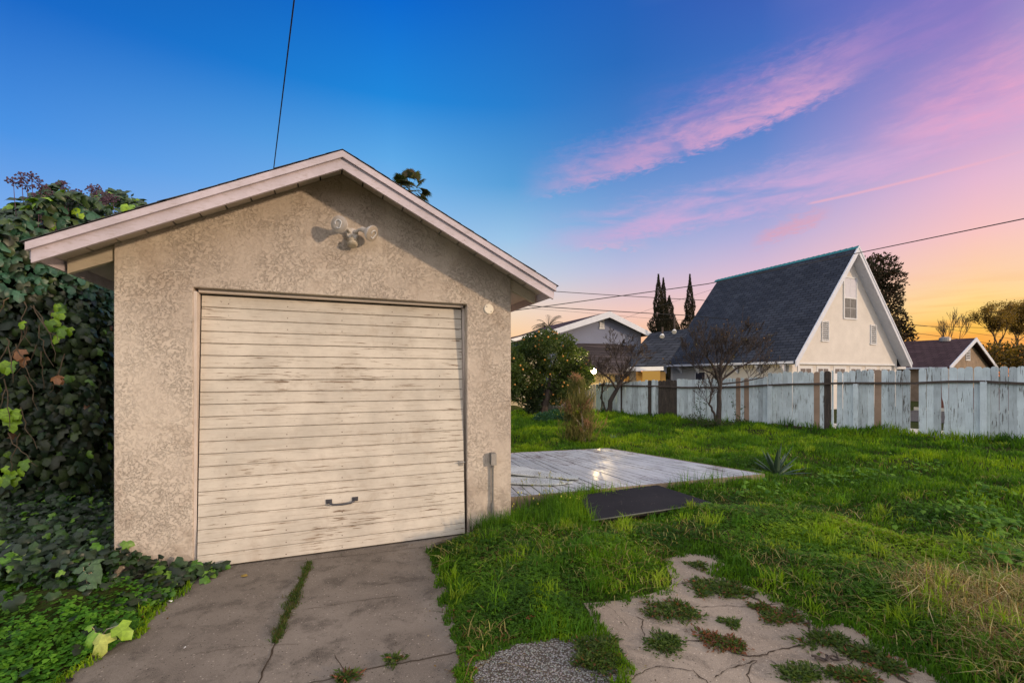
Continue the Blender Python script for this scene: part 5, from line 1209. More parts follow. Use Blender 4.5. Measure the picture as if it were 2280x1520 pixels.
# ---- pink tipped stick shrub
fb = G(1303, 992); fb.y = 10.3; fb.x = .163 * 10.3; fb.z = 0
fk = thing('pink_stick_shrub', fb, 'upright shrub of thin pink tipped succulent sticks behind the deck', 'shrub')
b = MB(); b.tube([P(1303, 990, 10.3), P(1299, 960, 10.3), P(1293, 900, 10.3), P(1288, 855, 10.3)], [.03, .026, .016, .008], 7)
for x0, y0, x1, y1 in ((1303, 985, 1290, 972), (1290, 972, 1285, 985), (1300, 978, 1292, 968), (1299, 960, 1312, 945), (1298, 950, 1280, 930)): b.tube([P(x0, y0, 10.3), P(x1, y1, 10.25)], [.014, .008], 5)
b.build('trunk', M['palebark'], fk)
V = []; Fc = []; Cc = []; rnd = random.Random(14); nv = 0
tiers = [(1296, 965, 44, 30), (1275, 955, 38, 34), (1310, 945, 32, 30), (1280, 925, 38, 36), (1302, 918, 34, 36), (1270, 905, 20, 26), (1283, 888, 34, 34), (1300, 880, 24, 28), (1288, 862, 26, 24), (1290, 848, 16, 16), (1282, 840, 14, 14), (1300, 900, 22, 24)]
def stick(p, d, L, r, c0, c1):
    global nv
    n = 4; pts = [p]
    dd_ = d.copy()
    for i in range(n): dd_ = (dd_ + Vector((rnd.gauss(0, .10), rnd.gauss(0, .10), .22))).normalized(); pts.append(pts[-1] + dd_ * L / n)
    for i, q in enumerate(pts):
        rr = r * (1 - .55 * i / n)
        for k in range(3):
            a = k * 2.094; V.append((q.x + rr * math.cos(a), q.y + rr * math.sin(a), q.z))
    for i in range(n):
        for k in range(3): Fc.append((nv + i * 3 + k, nv + i * 3 + (k + 1) % 3, nv + (i + 1) * 3 + (k + 1) % 3, nv + (i + 1) * 3 + k)); f = ((i + .5) / n) ** 1.3; Cc.append(tuple(c0[j] * (1 - f) + c1[j] * f for j in range(3)))
    nv += 3 * (n + 1); return pts, dd_
for (x, y, rx, ry) in tiers:
    c0 = P(x, y + ry * .5, 10.3 + rnd.uniform(-.15, .15))
    pinky = rnd.random() < .65
    for i in range(95):
        d = Vector((rnd.gauss(0, .8), rnd.gauss(0, .6), rnd.uniform(.15, 1.3))).normalized()
        tip = ((.62, .30, .22) if rnd.random() < .8 else (.42, .33, .12)) if pinky else (.26, .24, .07)
        L = rnd.uniform(.5, 1.0) * ry / 97 * .85
        pts, dl_ = stick(c0 + Vector((rnd.gauss(0, 1) * rx / 260, rnd.gauss(0, .08), rnd.gauss(0, 1) * ry / 400)), d, L, .0075, (.15, .17, .045), tip)
        for k in range(2): stick(pts[2 + k % 2], dl_ + Vector((rnd.gauss(0, .6), rnd.gauss(0, .6), .1)), L * .55, .0058, (.22, .20, .07), tip)
mk('sticks', np.array(V), np.array(Fc), M['grass'], fk, False, np.array(Cc))

# ---- agaves
def agave(label, base, n, L, w, cols, seed, lean=.55):
    r_ = thing('agave', base, label, 'agave'); rnd = random.Random(seed)
    for i in range(n):
        a = i * 2.4 + rnd.uniform(-.2, .2); e = rnd.uniform(.25, 1.35) if i > 3 else rnd.uniform(1.1, 1.45); ln = L * rnd.uniform(.7, 1.1); p = base.copy(); d = Vector((math.cos(a) * math.cos(e), math.sin(a) * math.cos(e), math.sin(e))); s_ = Vector((-math.sin(a), math.cos(a), 0)); b = MB(); rows = []
        for j in range(7):
            f = j / 6; ww = w * (math.sin(min(1, f * 1.6 + .25) * math.pi / 2) * (1 - f ** 2.2) + .02); up_ = s_.cross(d)
            rows.append([p - s_ * ww, p - up_ * ww * .45 * (1), p + s_ * ww, p + up_ * ww * .05]); p = p + d * ln / 6; d = (d + Vector((0, 0, -.05 * lean))).normalized()
        vs = [q for r2 in rows for q in r2]; fs = []
        for j in range(6):
            for k in range(4): fs.append((j * 4 + k, j * 4 + (k + 1) % 4, j * 4 + 4 + (k + 1) % 4, j * 4 + 4 + k))
        b.add(vs, fs); b.build('leaf', cols, r_, smooth=True)
ag = simple('agave_green', (.055, .095, .060, 1), .5, .25, 7); 
a0 = G(1727, 1066); agave('grey green agave standing at the right corner of the deck', a0 + Vector((0, 0, .04)), 20, .54, .042, ag, 4)
a1 = G(1366, 990, .0); a1.y = 10.0; a1.x = .226 * 10; agave('small bluish agave behind the far corner of the deck', a1, 10, .30, .04, simple('agave_blue', (.07, .14, .13, 1), .5, .2, 7), 5)

# ---- distant trees
def cypress(x, ytop, ybot, w, d, label):
    zt = P(x, ytop, d).z; base = P(x, HY, d); base.z = 0; n = 7000; h = rs.rand(n) ** .8; z = 1.0 + h * (zt - 1.0); prof = w * 1.9 * (1 - h) ** 1.05 * (1 + .18 * np.sin(h * 23 + x)) + .02
    a = rs.uniform(0, 6.283, n); r = prof * (1 - np.abs(rs.normal(0, .22, n)).clip(0, .9)) * (1 + .22 * np.sin(z * 3 + a * 2)); p = np.stack([base.x + r * np.cos(a), base.y + r * np.sin(a), z], 1); u = np.stack([np.cos(a) * .35, np.sin(a) * .35, np.ones(n)], 1)
    v, f = leafcards(p, u, rs.uniform(.10, .20, n) + .35 * (1 - h), .22, .05, spread=.25); t_ = thing('cypress_tree', base, label, 'tree', 'cypress trees behind the roofs')
    mk('crown', v, f, M['needle'], t_, False, palette(n, [(.035, .032, .016), (.055, .042, .022), (.025, .028, .014)], .3)); b = MB(); b.tube([base, base + Vector((0, 0, 2))], [.2, .15], 7); b.build('trunk', M['bark'], t_)
cypress(1466, 612, 735, .85, 48, 'leftmost and tallest of the cypresses left of the steep roof')
cypress(1477, 620, 735, .75, 49.5, 'slim cypress second from left, touching the tallest one')
cypress(1490, 660, 735, 1.25, 47, 'shortest and widest cypress in the cluster left of the steep roof')
cypress(1536, 612, 735, .8, 50, 'lone slim cypress right beside the slope of the steep roof')
cypress(1500, 705, 745, .8, 52, 'small cypress tip low between the cluster and the lone one')
# fan palm behind the garage
def fanpalm(label, top, zbase, R_, nf, seed, cut=0.0, col=((.07, .085, .03), (.045, .055, .022), (.10, .10, .05))):
    base = Vector((top.x, top.y, 0)); r_ = thing('palm_tree', base, label, 'palm'); rnd = random.Random(seed); b = MB(); b.tube([base, base.lerp(top, .5) + Vector((.1, 0, 0)), top], [.22, .17, .15], 9); b.build('trunk', M['bark'], r_); V = []; Fq = []; Cc = []; nv = 0
    for i in range(nf):
        a = rnd.uniform(0, 6.283); e = rnd.uniform(-.7, 1.3); d = Vector((math.cos(a) * math.cos(e), math.sin(a) * math.cos(e), math.sin(e))); L = R_ * rnd.uniform(.5, .75); c0 = top + d * L; s_ = d.cross(Vector((0, 0, 1))).normalized(); u_ = s_.cross(d)
        col_ = rnd.choice(col); V += [tuple(top - s_ * .02), tuple(top + s_ * .02), tuple(c0 + s_ * .015), tuple(c0 - s_ * .015)]; Fq.append((nv, nv + 1, nv + 2, nv + 3)); Cc.append(col_); nv += 4
        for k in range(22):
            t_ = (k / 21 - .5) * 3.6; dir_ = (d * math.cos(t_) + s_ * math.sin(t_)).normalized(); ll = R_ * .5 * rnd.uniform(.85, 1.1); w_ = s_ * math.cos(t_) - d * math.sin(t_); m1 = c0 + dir_ * ll * .6 + u_ * .03; t2 = c0 + dir_ * ll + Vector((0, 0, -ll * .22))
            V += [tuple(c0), tuple(m1 - w_ * .04 * R_), tuple(t2), tuple(m1 + w_ * .04 * R_)]; Fq.append((nv, nv + 1, nv + 2, nv + 3)); Cc.append(tuple(q * rnd.uniform(.7, 1.3) for q in col_)); nv += 4
    mk('crown', np.array(V), np.array(Fq), M['leaf'], r_, False, np.array(Cc))
fanpalm('tall fan palm peeking over the right slope of the garage roof', P(912, 424, 36), 0, 1.6, 24, 3)
def featherpalm(label, top, R_, nf, seed):
    base = Vector((top.x, top.y, 0)); r_ = thing('palm_tree', base, label, 'palm'); rnd = random.Random(seed); b = MB(); b.tube([base, top], [.25, .2], 8); b.build('trunk', M['bark'], r_); b = MB()
    for i in range(nf):
        a = rnd.uniform(0, 6.283); e = rnd.uniform(.1, 1.3); p = top.copy(); d = Vector((math.cos(a) * math.cos(e), math.sin(a) * math.cos(e), math.sin(e))); pts = [p]
        for j in range(6): p = p + d * R_ / 6; d = (d + Vector((0, 0, -.22))).normalized(); pts.append(p)
        b.tube(pts, [.03, .03, .02, .02, .015, .01, .005], 3)
        for j in range(1, 7):
            for q in range(4):
                f = q / 4; c0 = pts[j - 1].lerp(pts[j], f)
                for sg in (-1, 1):
                    s_ = d.cross(Vector((0, 0, 1))).normalized() * sg; tip = c0 + (s_ + d * .6 + Vector((0, 0, -.25))).normalized() * R_ * .22
                    b.add([c0, c0 + d * .06, tip], [(0, 1, 2)])
    b.build('crown', simple('feather_palm_green', (.03, .035, .02, 1), .8, .3, 3), r_)
featherpalm('distant feather palm crown over the low roof left of the gable', P(1221, 730, 50), 2.0, 22, 4)
# dense tree behind the steep house
tb = P(1945, HY, 36); tb.z = 0; bl = []
for (x, y, r) in ((1940, 600, 1.1), (1965, 595, 1.0), (1985, 625, .9), (1950, 640, 1.2), (1990, 660, .8), (1965, 680, 1.2), (1985, 710, 1.0), (2000, 735, .9), (1960, 730, 1.2), (2008, 752, .8), (1930, 680, 1.3), (1975, 760, 1.2), (1925, 620, 1.0)): bl.append(B(x, y, 36 + rb.uniform(-1, 1), r))
leafytree('evergreen_tree', 'tall dense evergreen tree rising behind the steep roofed house', tb, bl, 8500, .24, [(.045, .04, .02), (.06, .045, .028), (.03, .032, .016), (.085, .05, .03)], 'needle', .35, 5, fill=.28, seed=8, limbs=9)
# backlit trees at the far right, the glow painted into their leaf colours
def airy(label, x, ytop, spread_, d, n, seed, group='backlit trees at the right edge'):
    base = P(x, HY, d); base.z = 0; r_ = thing('backlit_tree', base, label, 'tree', group); zt = P(x, ytop, d).z; b = MB(); rnd = random.Random(seed); tips = []
    b.tube([base, base + Vector((.1, 0, zt * .4))], [.16, .1], 7); b2 = MB()
    branch_tree(b2, base + Vector((.1, 0, zt * .38)), Vector((0, 0, 1)), zt * .36, .09, 4, rnd, 4, spread_, .25, .012, .66, .14, 4, tips); b.build('trunk', M['bark'], r_); b2.build('branches', M['bark'], r_)
    pos = np.array([tuple(p) for p, q in tips]); k = rs.randint(0, len(pos), n); p = pos[k] + rs.normal(0, .16, (n, 3)) * np.array((1, 1, .8)); v, f = leafcards(p, unit(n), rs.uniform(.07, .15, n), .5, .1); mk('crown', v, f, M['leaf'], r_, False, palette(n, [(.26, .15, .02), (.34, .19, .03), (.12, .08, .02)], .3))
airy('slim backlit tree rising just right of the brown roof gable', 2203, 708, .55, 36, 9000, 2)
airy('broad backlit tree at the right edge against the orange glow', 2262, 712, .8, 37, 18000, 3)
airy('backlit tree cut by the right edge of the view', 2330, 700, .85, 38, 7000, 5)
bush('hedge_row', 'dark backlit mass of bushes low behind the brown roofed house', None, [B(2190 + 22 * i, 800 + rb.uniform(-6, 6), 34, 1.5, 1.1) for i in range(12)], 9000, .2, [(.13, .085, .018), (.22, .13, .025), (.06, .045, .015)], 'leaf', 'hedge')  # orange brown leaf colours carry the backlight as paint
base = P(2108, HY, 60); base.z = 0; r_ = thing('leafless_tree', base, 'faint leafless tree on the skyline above the brown roof', 'tree'); b2 = MB(); rr_ = random.Random(3); branch_tree(b2, base, Vector((0, 0, 1)), 4.2, .16, 4, rr_, 4, .55, .35, .015, .66, .08, 4); b2.build('branches', M['bark'], r_)
# ============================================================ GRASS
DECKP = [(p.x, p.y) for p in (dB, dA2, dD2, dC)]; MATP = [(p.x, p.y) for p in (A_ for A_ in [G(1290, 1103, 0.19), G(1462, 1080, 0.19), G(1583, 1119, 0.13), G(1316, 1158, 0.13)])]
FENL = [tuple(fpt(-6)[:2]), tuple(fpt(14)[:2])]
def blocked(x, y, pad=0.0):
    m_ = np.zeros(len(x), bool)
    for pl in HARD: m_ |= inpoly(x, y, pl) & (polydist(x, y, pl) > .12 * np.clip(vnoise(x, y, 4, 21) * .6 + vnoise(x, y, 13, 22) * .9 - .35, 0, 1))
    for pl in [GARF, DECKP, gc]: m_ |= inpoly(x, y, pl)
    m_ |= inpoly(x, y, MATP) & (polydist(x, y, MATP) > .10 * vnoise(x, y, 6, 41) ** 1.5)
    fr = [tuple((GM @ Vector(w_))[:2]) for w_ in ((-.6, -.30, 0), (OW1 + .02, -.30, 0), (OW1 + .02, .2, 0), (-.6, .2, 0))]; m_ |= inpoly(x, y, fr)
    # beyond the fence
    rel = (x - F0.x) * FN.x + (y - F0.y) * FN.y; m_ |= rel < 0.02
    return m_
def edge_dist(x, y):
    d = np.full(len(x), 9.0)
    for pl in HARD: d = np.minimum(d, polydist(x, y, pl))
    return d
def scatter(n, rmin, rmax, amin=-62, amax=62, power=1.0):
    u = rs.rand(n); r = np.exp(np.log(rmin) + u * (np.log(rmax) - np.log(rmin))); a = np.radians(rs.uniform(amin, amax, n)); return r * np.sin(a), r * np.cos(a), r
def blades(x, y, z, h, w, cols, lean=0.35, seed=0):
    n = len(x); a = rs.uniform(0, 6.283, n); ln = np.abs(rs.normal(0, lean, n)); d = np.stack([np.cos(a), np.sin(a)], 1); fa = rs.uniform(0, 6.283, n); s = np.stack([np.cos(fa), np.sin(fa)], 1)
    b0 = np.stack([x, y, z], 1); m1 = b0 + np.stack([d[:, 0] * ln * h * .30, d[:, 1] * ln * h * .30, h * .55], 1); tp = b0 + np.stack([d[:, 0] * ln * h * 1.0, d[:, 1] * ln * h * 1.0, h * (1 - .30 * np.minimum(ln, 1.5))], 1)
    S3 = np.stack([s[:, 0], s[:, 1], np.zeros(n)], 1) * (w / 2)[:, None]
    v = np.stack([b0 - S3, b0 + S3, m1 + S3 * .8, m1 - S3 * .8, tp], 1).reshape(-1, 3)
    i = np.arange(n)[:, None] * 5; q = np.concatenate([i + np.array([[0, 1, 2]]), i + np.array([[0, 2, 3]]), i + np.array([[3, 2, 4]])], 1).reshape(-1, 3)
    return v, q, np.repeat(cols, 3, axis=0)
def grasscol(x, y, n):
    a = vnoise(x, y, 0.9, 3); b_ = vnoise(x, y, 2.6, 4); c_ = vnoise(x, y, 6, 5)
    k = np.clip((.45 * a + .35 * b_ + .2 * c_ - .5) * 1.7 + .5 + rs.normal(0, .13, n), 0, 1)[:, None]
    dk = np.array((.030, .085, .008)); md = np.array((.085, .195, .009)); lt = np.array((.25, .36, .012))
    c = np.where(k < .5, dk + (md - dk) * (k / .5), md + (lt - md) * ((k - .5) / .5)) * rs.uniform(.75, 1.3, (n, 1)); 
    return c
N = 520000
x, y, r = scatter(N, 1.9, 19.5); 
k = ~blocked(x, y); x, y, r = x[k], y[k], r[k]
ed = edge_dist(x, y); clump = vnoise(x, y, 2.2, 7) * .6 + vnoise(x, y, 6.5, 8) * .4
k = (rs.rand(len(x)) < .35 + 1.0 * clump) & (ed > -.01); x, y, r, ed, clump = x[k], y[k], r[k], ed[k], clump[k]; n = len(x)
z = lawn_h(x, y) - .005; z = np.where(z < -.03, 0.0, z)
dg = polydist(x, y, GARF); df = np.abs((x - F0.x) * FN.x + (y - F0.y) * FN.y)
tall = 1 + 1.0 * np.exp(-dg / .25) + .8 * np.exp(-df / .4)
h = (.028 + .10 * clump ** 1.8) * np.clip(.75 + ed / .6, .75, 1) * tall * (1 + .35 * (ed < .06)) * rs.uniform(.6, 1.35, n) * (1 + .05 * np.clip(r - 5, 0, 10)) * np.where(r > 7, 1.25, 1.0) * np.interp(r, [2, 5, 7], [.55, .7, 1.0])
w = (.0030 + .0013 * r) * rs.uniform(.7, 1.3, n)
c = grasscol(x, y, n)
near = vnoise(x, y, 1.1, 15)[:, None]
v, q, cc = blades(x, y, z, h, w, c, .55)
tag(mk('grass', v, q, M['grass'], None, False, cc), 'lush uneven green grass over the whole yard', 'grass', kind='stuff')
print('blades', n)
# clover and small broad leaves between the blades, in patches
x, y, r = scatter(210000, 1.9, 9); k = ~blocked(x, y); x, y, r = x[k], y[k], r[k]; ed = edge_dist(x, y)
cp_ = vnoise(x, y, 1.5, 11); k = (rs.rand(len(x)) < np.clip((cp_ - .28) * 2.6, .15, 1)) & (ed > .0); x, y, r, ed, cp_ = x[k], y[k], r[k], ed[k], cp_[k]; n = len(x)
z = np.maximum(lawn_h(x, y), -.01) + rs.uniform(.005, .06, n) * np.clip(ed / .25, .3, 1) * (.5 + cp_)
c = grasscol(x, y, n) * np.array((1.05, 1.05, 1.1)); rd = (rs.rand(n) < .10 * np.exp(-ed / .08)); c[rd] = palette(rd.sum(), [(.20, .07, .03), (.16, .10, .04)])
trefoil(np.stack([x, y, z], 1), rs.uniform(.007, .013, n) * (1 + .12 * r), c, 'clover', M['grass'], 'patches of small leaved clover mixed into the grass', 'clover')
# straw coloured dry grass in the lower right corner
DRY = [(p.x, p.y) for p in gp([(1940, 1340), (2110, 1290), (2290, 1240), (2500, 1300), (2700, 1700), (2250, 1600), (2150, 1530), (2060, 1450)])]
n = 20000; q2 = sample_poly(DRY, n); x, y = q2[:, 0], q2[:, 1]; k = (~blocked(x, y)) & (rs.rand(n) < np.clip((vnoise(x, y, 4, 12) * .6 + vnoise(x, y, 10, 13) * .4 - .28) * 3.5 * np.clip(polydist(x, y, DRY) / .35, .1, 1), 0, 1)); x, y = x[k], y[k]; n = len(x)
v, q, cc = blades(x, y, lawn_h(x, y), rs.uniform(.04, .14, n) * (1 + .8 * (rs.rand(n) < .1)), rs.uniform(.003, .007, n), palette(n, [(.46, .34, .17), (.60, .50, .28), (.30, .19, .08), (.20, .28, .05), (.16, .10, .05)]), 1.5)
tag(mk('dry_grass', v, q, M['grass'], None, False, cc), 'matted straw coloured dry grass in the lower right corner', 'grass', kind='stuff')
# brown thatch along the slab edges
n = 30000; x, y, r = scatter(n, 2.0, 6.5, -20, 60); ed = edge_dist(x, y); k = (ed < .09) & ~blocked(x, y) ; x, y = x[k], y[k]; n = len(x)
v, q, cc = blades(x, y, np.full(n, -.02), rs.uniform(.02, .05, n), rs.uniform(.006, .010, n), palette(n, [(.10, .06, .03), (.16, .09, .04), (.05, .07, .015), (.04, .09, .012)]), 1.3)
tag(mk('thatch', v, q, M['grass'], None, False, cc), 'brown thatch fringe along the concrete edges', 'thatch', kind='stuff')
# weeds growing in the cracks: each patch is its own plant
def weed(px, py, rx, ry, n, label, red=.15, tall=.05, grp='weeds growing through the concrete'):
    """flat ragged rosettes: leaves radiate from a few crowns along the crack"""
    c0 = G(px, py); wx = rx * c0.y / F; wy = abs(G(px, py - ry).y - c0.y); nr = max(3, int(n / 70)) if n > 450 else 1; seed_ = int(px + py); r2 = np.random.RandomState(seed_)
    t_ = r2.uniform(-1, 1, nr); ax = c0.x + wx * t_ * (.85 if n > 450 else .2); ay = c0.y + wy * (r2.uniform(-.7, .7, nr) - .35 * t_ * 0); rad = (.035 + .05 * r2.rand(nr)) * (1.25 - np.abs(t_) * .5)
    i = rs.randint(0, nr, n); a = rs.uniform(0, 6.283, n); q = rs.rand(n) ** .9 * rad[i] * (1 + .5 * np.sin(a * 3 + i)); x = ax[i] + q * np.cos(a); y = ay[i] + q * np.sin(a)
    z = .008 + tall * .35 * (1 - q / .14).clip(0, 1) * rs.rand(n); d = np.stack([np.cos(a), np.sin(a), rs.uniform(0, .55, n)], 1); p = np.stack([x, y, z], 1)
    v, f = leafcards(p, d, rs.uniform(.014, .040, n), .34, .3, spread=.4); cs = palette(n, [(.045, .085, .02), (.07, .12, .022), (.10, .14, .035)]); rd = rs.rand(n) < red * (.5 + 6 * q); cs[rd] = palette(rd.sum(), [(.24, .09, .05), (.17, .08, .05)])
    m_ = max(20, n // 12); bx = ax[rs.randint(0, nr, m_)] + rs.normal(0, .02, m_); by = ay[rs.randint(0, nr, m_)] + rs.normal(0, .015, m_)
    r_ = mk('weed', v, f, M['grass'], None, False, cs); tag(r_, label, 'weed', grp)
weed(1550, 1258, 26, 9, 330, 'small weed near the top tip of the cracked path')
weed(1602, 1312, 62, 24, 2200, 'largest spreading weed near the top of the cracked path', .12)
weed(1488, 1362, 58, 20, 1500, 'wide low weed with grass on the left of the cracked path', .2, .06)
weed(1487, 1436, 40, 18, 900, 'compact dark green weed in the middle left of the path', .05)
weed(1607, 1430, 44, 20, 1000, 'reddish weed in the centre of the cracked path', .75)
weed(1628, 1391, 18, 7, 200, 'tiny green weed alone on the big slab', .05)
weed(1735, 1372, 42, 17, 1000, 'weed in the crack right of the big slab', .3)
weed(1690, 1352, 26, 10, 420, 'reddish green weed where two cracks meet', .5)
weed(1848, 1425, 34, 12, 800, 'long grassy weed strip right of the path centre', .08, .07)
weed(1975, 1487, 32, 11, 650, 'weed continuing the long strip towards the lower right', .2, .05)
weed(1910, 1455, 36, 11, 750, 'middle link of the long weed strip on the path', .15, .05)
weed(1892, 1508, 46, 11, 800, 'dark weed near the bottom edge right of centre', .25)
weed(1790, 1508, 40, 14, 700, 'grassy weed at the bottom edge of the path', .02, .06)
weed(1330, 1462, 44, 44, 2800, 'big dark weed patch between the gravel and the path', .12, .06)
weed(876, 1476, 14, 7, 160, 'tiny weed in the driveway cross joint', .1)
weed(772, 1506, 22, 12, 260, 'reddish weed at the bottom of the driveway crack', .5)
weed(1788, 1433, 14, 6, 120, 'small sprig at the corner of the big slab', .05)
# strip of grass in the long driveway joint
js = gp([(612, 1432), (640, 1365), (665, 1310), (690, 1252)]); n = 2600; kk = rs.rand(n); X0 = np.interp(kk, [0, .33, .66, 1], [p.x for p in js]); Y0 = np.interp(kk, [0, .33, .66, 1], [p.y for p in js]); wd = (.008 + .022 * vnoise(Y0, X0, 9, 2)) * (1.1 - .5 * np.abs(kk - .5) * 2)
x = X0 + rs.normal(0, 1, n) * wd * (.5 + 1.1 * vnoise(Y0, X0, 22, 3)); v, q, cc = blades(x, Y0, np.full(n, -.003), rs.uniform(.008, .045, n), rs.uniform(.003, .006, n), palette(n, [(.045, .09, .018), (.07, .12, .02), (.12, .10, .04)]), .9)
tag(mk('joint_grass', v, q, M['grass'], None, False, cc), 'narrow strip of grass growing in the long driveway joint', 'grass', kind='stuff')
# yellow flowered tall weeds beside the deck
def tallstems(name, pts, label, cat, hcol, n=1):
    b = MB(); rnd = random.Random(3); 
    for (x, y, x1, y1, d) in pts:
        p0 = P(x, y, d); p1 = P(x1, y1, d); b.tube([p0, p0.lerp(p1, .5) + Vector((.012, 0, 0)), p1], [.0025, .002, .0014], 4, c=(.10, .20, .03))
        for k in range(6): q = p1 + Vector((rnd.gauss(0, .012), rnd.gauss(0, .012), rnd.uniform(-.02, .015))); b.tube([p1 - Vector((0, 0, .015)), q], .0011, 3, c=(.12, .2, .04)); b.ball(q, .0035, 5, 4, c=hcol, sc=(1, 1, 1.8))
    return tag(b.build(name, M['grass']), label, cat)
pts = []; rnd = random.Random(12)
for i in range(26): x = rnd.uniform(1165, 1310); d = rnd.uniform(4.9, 5.8); pts.append((x, 1150 + rnd.uniform(-20, 20), x + rnd.uniform(-14, 18), 1075 + rnd.uniform(-25, 55), d))
tallstems('seed_stalks', pts, 'tall weed stalks with pale seed heads in front of the deck by the garage', 'weed', (.55, .50, .16))
b = MB(); 
for i in range(60):
    x = rnd.uniform(1140, 1300); yv = rnd.uniform(1090, 1190); p = P(x, yv, rnd.uniform(4.8, 5.4)); p.z = max(.05, p.z); b.ball(p, .006, 5, 4, c=(.75, .70, .16), sc=(1, 1, 1.9))
tag(b.build('yellow_flowers', M['grass']), 'sprinkle of tiny yellow flower heads over the grass by the garage corner', 'flowers', kind='stuff')
# bushy mound of greens at the garage corner
mb = []
for (x, y, r) in ((1225, 1130, .17), (1175, 1150, .16), (1265, 1135, .14), (1120, 1170, .13), (1200, 1165, .15), (1245, 1160, .15), (1290, 1165, .12)): p = G(x, y + 20); mb.append((p.x, p.y, .06, r * 1.2, r, r * .95))
p, u = blobcloud(mb, 3600, .35); p[:, 2] = np.maximum(p[:, 2], .01); c = grasscol(p[:, 0], p[:, 1], len(p)); trefoil(p, rs.uniform(.012, .022, len(p)), c, 'leafy_mound', M['grass'], None, None)
tag(bpy.data.objects['leafy_mound'], 'leafy green mound of weeds at the garage corner by the deck', 'weeds', kind='stuff')
p = sample_poly([(q[0] , q[1]) for q in [tuple(G(1040, 1185)[:2]), tuple(G(1100, 1175)[:2]), tuple(G(1330, 1120)[:2]), tuple(G(1330, 1190)[:2]), tuple(G(1080, 1215)[:2])]], 2600); x, y = p[:, 0], p[:, 1]; k = ~blocked(x, y); x, y = x[k], y[k]; n = len(x)
v, q, cc = blades(x, y, lawn_h(x, y), rs.uniform(.10, .26, n), rs.uniform(.005, .009, n), grasscol(x, y, n) * 1.1, .5)
tag(mk('tall_grass', v, q, M['grass'], None, False, cc), 'taller grass blades round the garage corner', 'grass', kind='stuff')
# grass blades in front of the deck's front edge, and litter on the drive
n = 620; tt = rs.rand(n); P0_, P1_ = dA, dB; x = P0_.x + (P1_.x - P0_.x) * tt - rs.uniform(.03, .2, n) * .1; y = P0_.y + (P1_.y - P0_.y) * tt - rs.uniform(.03, .25, n); k = ~blocked(x, y); x, y = x[k], y[k]; n = len(x)
v, q, cc = blades(x, y, lawn_h(x, y), rs.uniform(.10, .33, n) * (vnoise(x, y, 5, 2) + .3), rs.uniform(.005, .010, n), grasscol(x, y, n) * 1.15, .5); tag(mk('edge_grass', v, q, M['grass'], None, False, cc), 'long grass blades standing along the front edge of the deck', 'grass', kind='stuff')
def flat(name, px, py, s, mat, label, cat, seed, grp=None, z=.004):
    c0 = G(px, py); rnd = random.Random(seed); n = 7; top = [c0 + Vector((math.cos(i * 6.283 / n) * s * rnd.uniform(.5, 1.1), math.sin(i * 6.283 / n) * s * rnd.uniform(.4, .9), z + rnd.uniform(.002, .012))) for i in range(n)]
    b = MB(); b.prism(top, (0, 0, .0012)); tag(b.build(name, mat), label, cat, grp)
flat('plastic_scrap', 380, 1340, .022, M['white'], 'crumpled white plastic scrap on the driveway by the ground ivy', 'scrap', 1)
fl_m = simple('fallen_leaf', (.23, .16, .04, 1), .8, .3, 20)
flat('fallen_leaf', 543, 1283, .03, fl_m, 'yellow brown fallen leaf on the driveway below the door', 'leaf', 2)
flat('fallen_leaf', 213, 1462, .03, simple('brown_leaf', (.10, .065, .035, 1), .9, .3, 20), 'brown curled leaf at the driveway edge bottom left', 'leaf', 6)
flat('bark_chip', 1704, 1390, .014, M['handle'], 'dark chip lying on the big path slab', 'chip', 4, z=.01)
flat('paper_scrap', 411, 1445, .008, M['white'], 'tiny white paper scrap low on the driveway', 'scrap', 5)
flat('black_scrap', 153, 1516, .03, M['black'], 'black scrap at the bottom edge of the driveway', 'scrap', 8)
b = MB(); rnd = random.Random(5)
for (x0, y0, x1, y1) in ((1803, 1458, 1885, 1470), (1815, 1468, 1870, 1462)): 
    a, c_ = G(x0, y0, .02), G(x1, y1, .02); q = [a.lerp(c_, i / 8) + Vector((0, rnd.gauss(0, .012), rnd.uniform(-.004, .01))) for i in range(9)]; b.tube(q, [.006] * 8 + [.003], 6)
tag(b.build('twig', M['bark']), 'dark forked twig lying on the path near the lower right', 'twig')

# ---- variety in the lawn: fallen straw, tussocks of coarse pale grass, round leaved mallow
x, y, r = scatter(16000, 2.0, 10, -25, 60); k = ~blocked(x, y) & (vnoise(x, y, 2.1, 31) > .45); x, y, r = x[k], y[k], r[k]; n = len(x)
v, q2_, cc = blades(x, y, lawn_h(x, y) + .02, rs.uniform(.03, .09, n), rs.uniform(.003, .006, n) * (1 + .1 * r), palette(n, [(.34, .28, .10), (.24, .17, .07), (.40, .38, .14), (.16, .10, .05)]), 2.2)
tag(mk('dead_straw', v, q2_, M['grass'], None, False, cc), 'dead straw bits scattered through the lawn', 'straw', kind='stuff')
tx, ty, tr_ = scatter(420, 2.8, 17, -20, 58); k = ~blocked(tx, ty); tx, ty, tr_ = tx[k], ty[k], tr_[k]; m_ = 46; n = len(tx) * m_
tid = np.repeat(np.arange(len(tx)), m_); x = tx[tid] + rs.normal(0, .035, n) * (1 + .08 * tr_[tid]); y = ty[tid] + rs.normal(0, .035, n) * (1 + .08 * tr_[tid]); hh = (.06 + .11 * rs.rand(len(tx)))[tid] * rs.uniform(.5, 1.2, n)
tc_ = palette(len(tx), [(.20, .33, .015), (.11, .24, .012), (.26, .36, .03), (.07, .18, .015)], .15)[tid] * rs.uniform(.8, 1.2, (n, 1)); k = ~blocked(x, y)
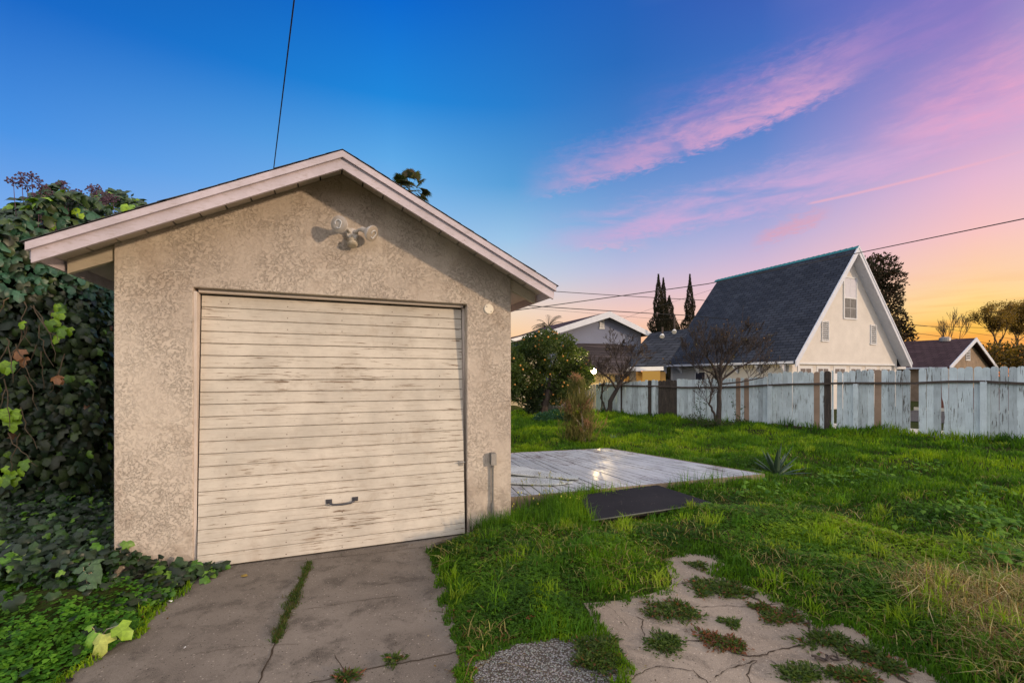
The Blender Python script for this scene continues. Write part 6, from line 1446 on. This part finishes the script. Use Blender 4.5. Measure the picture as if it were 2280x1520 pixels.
v, q2_, cc = blades(x[k], y[k], lawn_h(x[k], y[k]), hh[k], (.0035 + .0012 * tr_[tid][k]), tc_[k], .75)
tag(mk('tussock_grass', v, q2_, M['grass'], None, False, cc), 'scattered tussocks of longer pale green grass', 'grass', kind='stuff')
mp_ = []; ms = []
for (px, py, w_, h_, cnt) in ((2160, 1160, 110, 30, 120), (2235, 1200, 60, 40, 110), (2200, 1130, 60, 14, 40), (1930, 1060, 90, 20, 60), (1840, 1075, 60, 18, 50), (1700, 1110, 80, 16, 40), (2240, 1280, 60, 25, 50), (2050, 1050, 80, 15, 40)):
    for i in range(cnt): p = G(px + rs.normal(0, w_ * .5), py + 8 + rs.normal(0, h_ * .5)); mp_.append((p.x, p.y, float(lawn_h([p.x], [p.y])[0]) + rs.uniform(.04, .12))); ms.append(rs.uniform(.03, .065))
mp_ = np.array(mp_); k = ~blocked(mp_[:, 0], mp_[:, 1]); mp_ = mp_[k]; ms = np.array(ms)[k]; n = len(mp_)
tag(leafobj('mallow_leaves', shaped(mp_, np.tile((0, -.3, 1.), (n, 1)), unit(n), ms, HEART, .5, .3), n, palette(n, [(.10, .22, .02), (.14, .27, .03), (.06, .15, .02)]), M['grass'], None), 'round leaved mallow clumps in the right half of the lawn', 'mallow', kind='stuff')
# litter on the driveway and crumbs along the path
x, y, r = scatter(2600, 2.0, 6, -50, 50); k = np.zeros(len(x), bool)
for pl_ in HARD: k |= inpoly(x, y, pl_) & ((polydist(x, y, pl_) < .18) | (rs.rand(len(x)) < .10))
x, y = x[k], y[k]; n = len(x); p = np.stack([x, y, np.full(n, .012)], 1); v, f = leafcards(p, np.tile((0, 0, .1), (n, 1)), rs.uniform(.006, .018, n), .6, .2, spread=1.0); v[:, 2] = np.maximum(v[:, 2], .009)
tag(mk('leaf_litter', v, f, M['grass'], None, False, palette(n, [(.10, .06, .03), (.20, .13, .06), (.05, .03, .02), (.35, .30, .22), (.05, .08, .02)])), 'crumbs of dry leaf litter over the concrete', 'litter', kind='stuff')
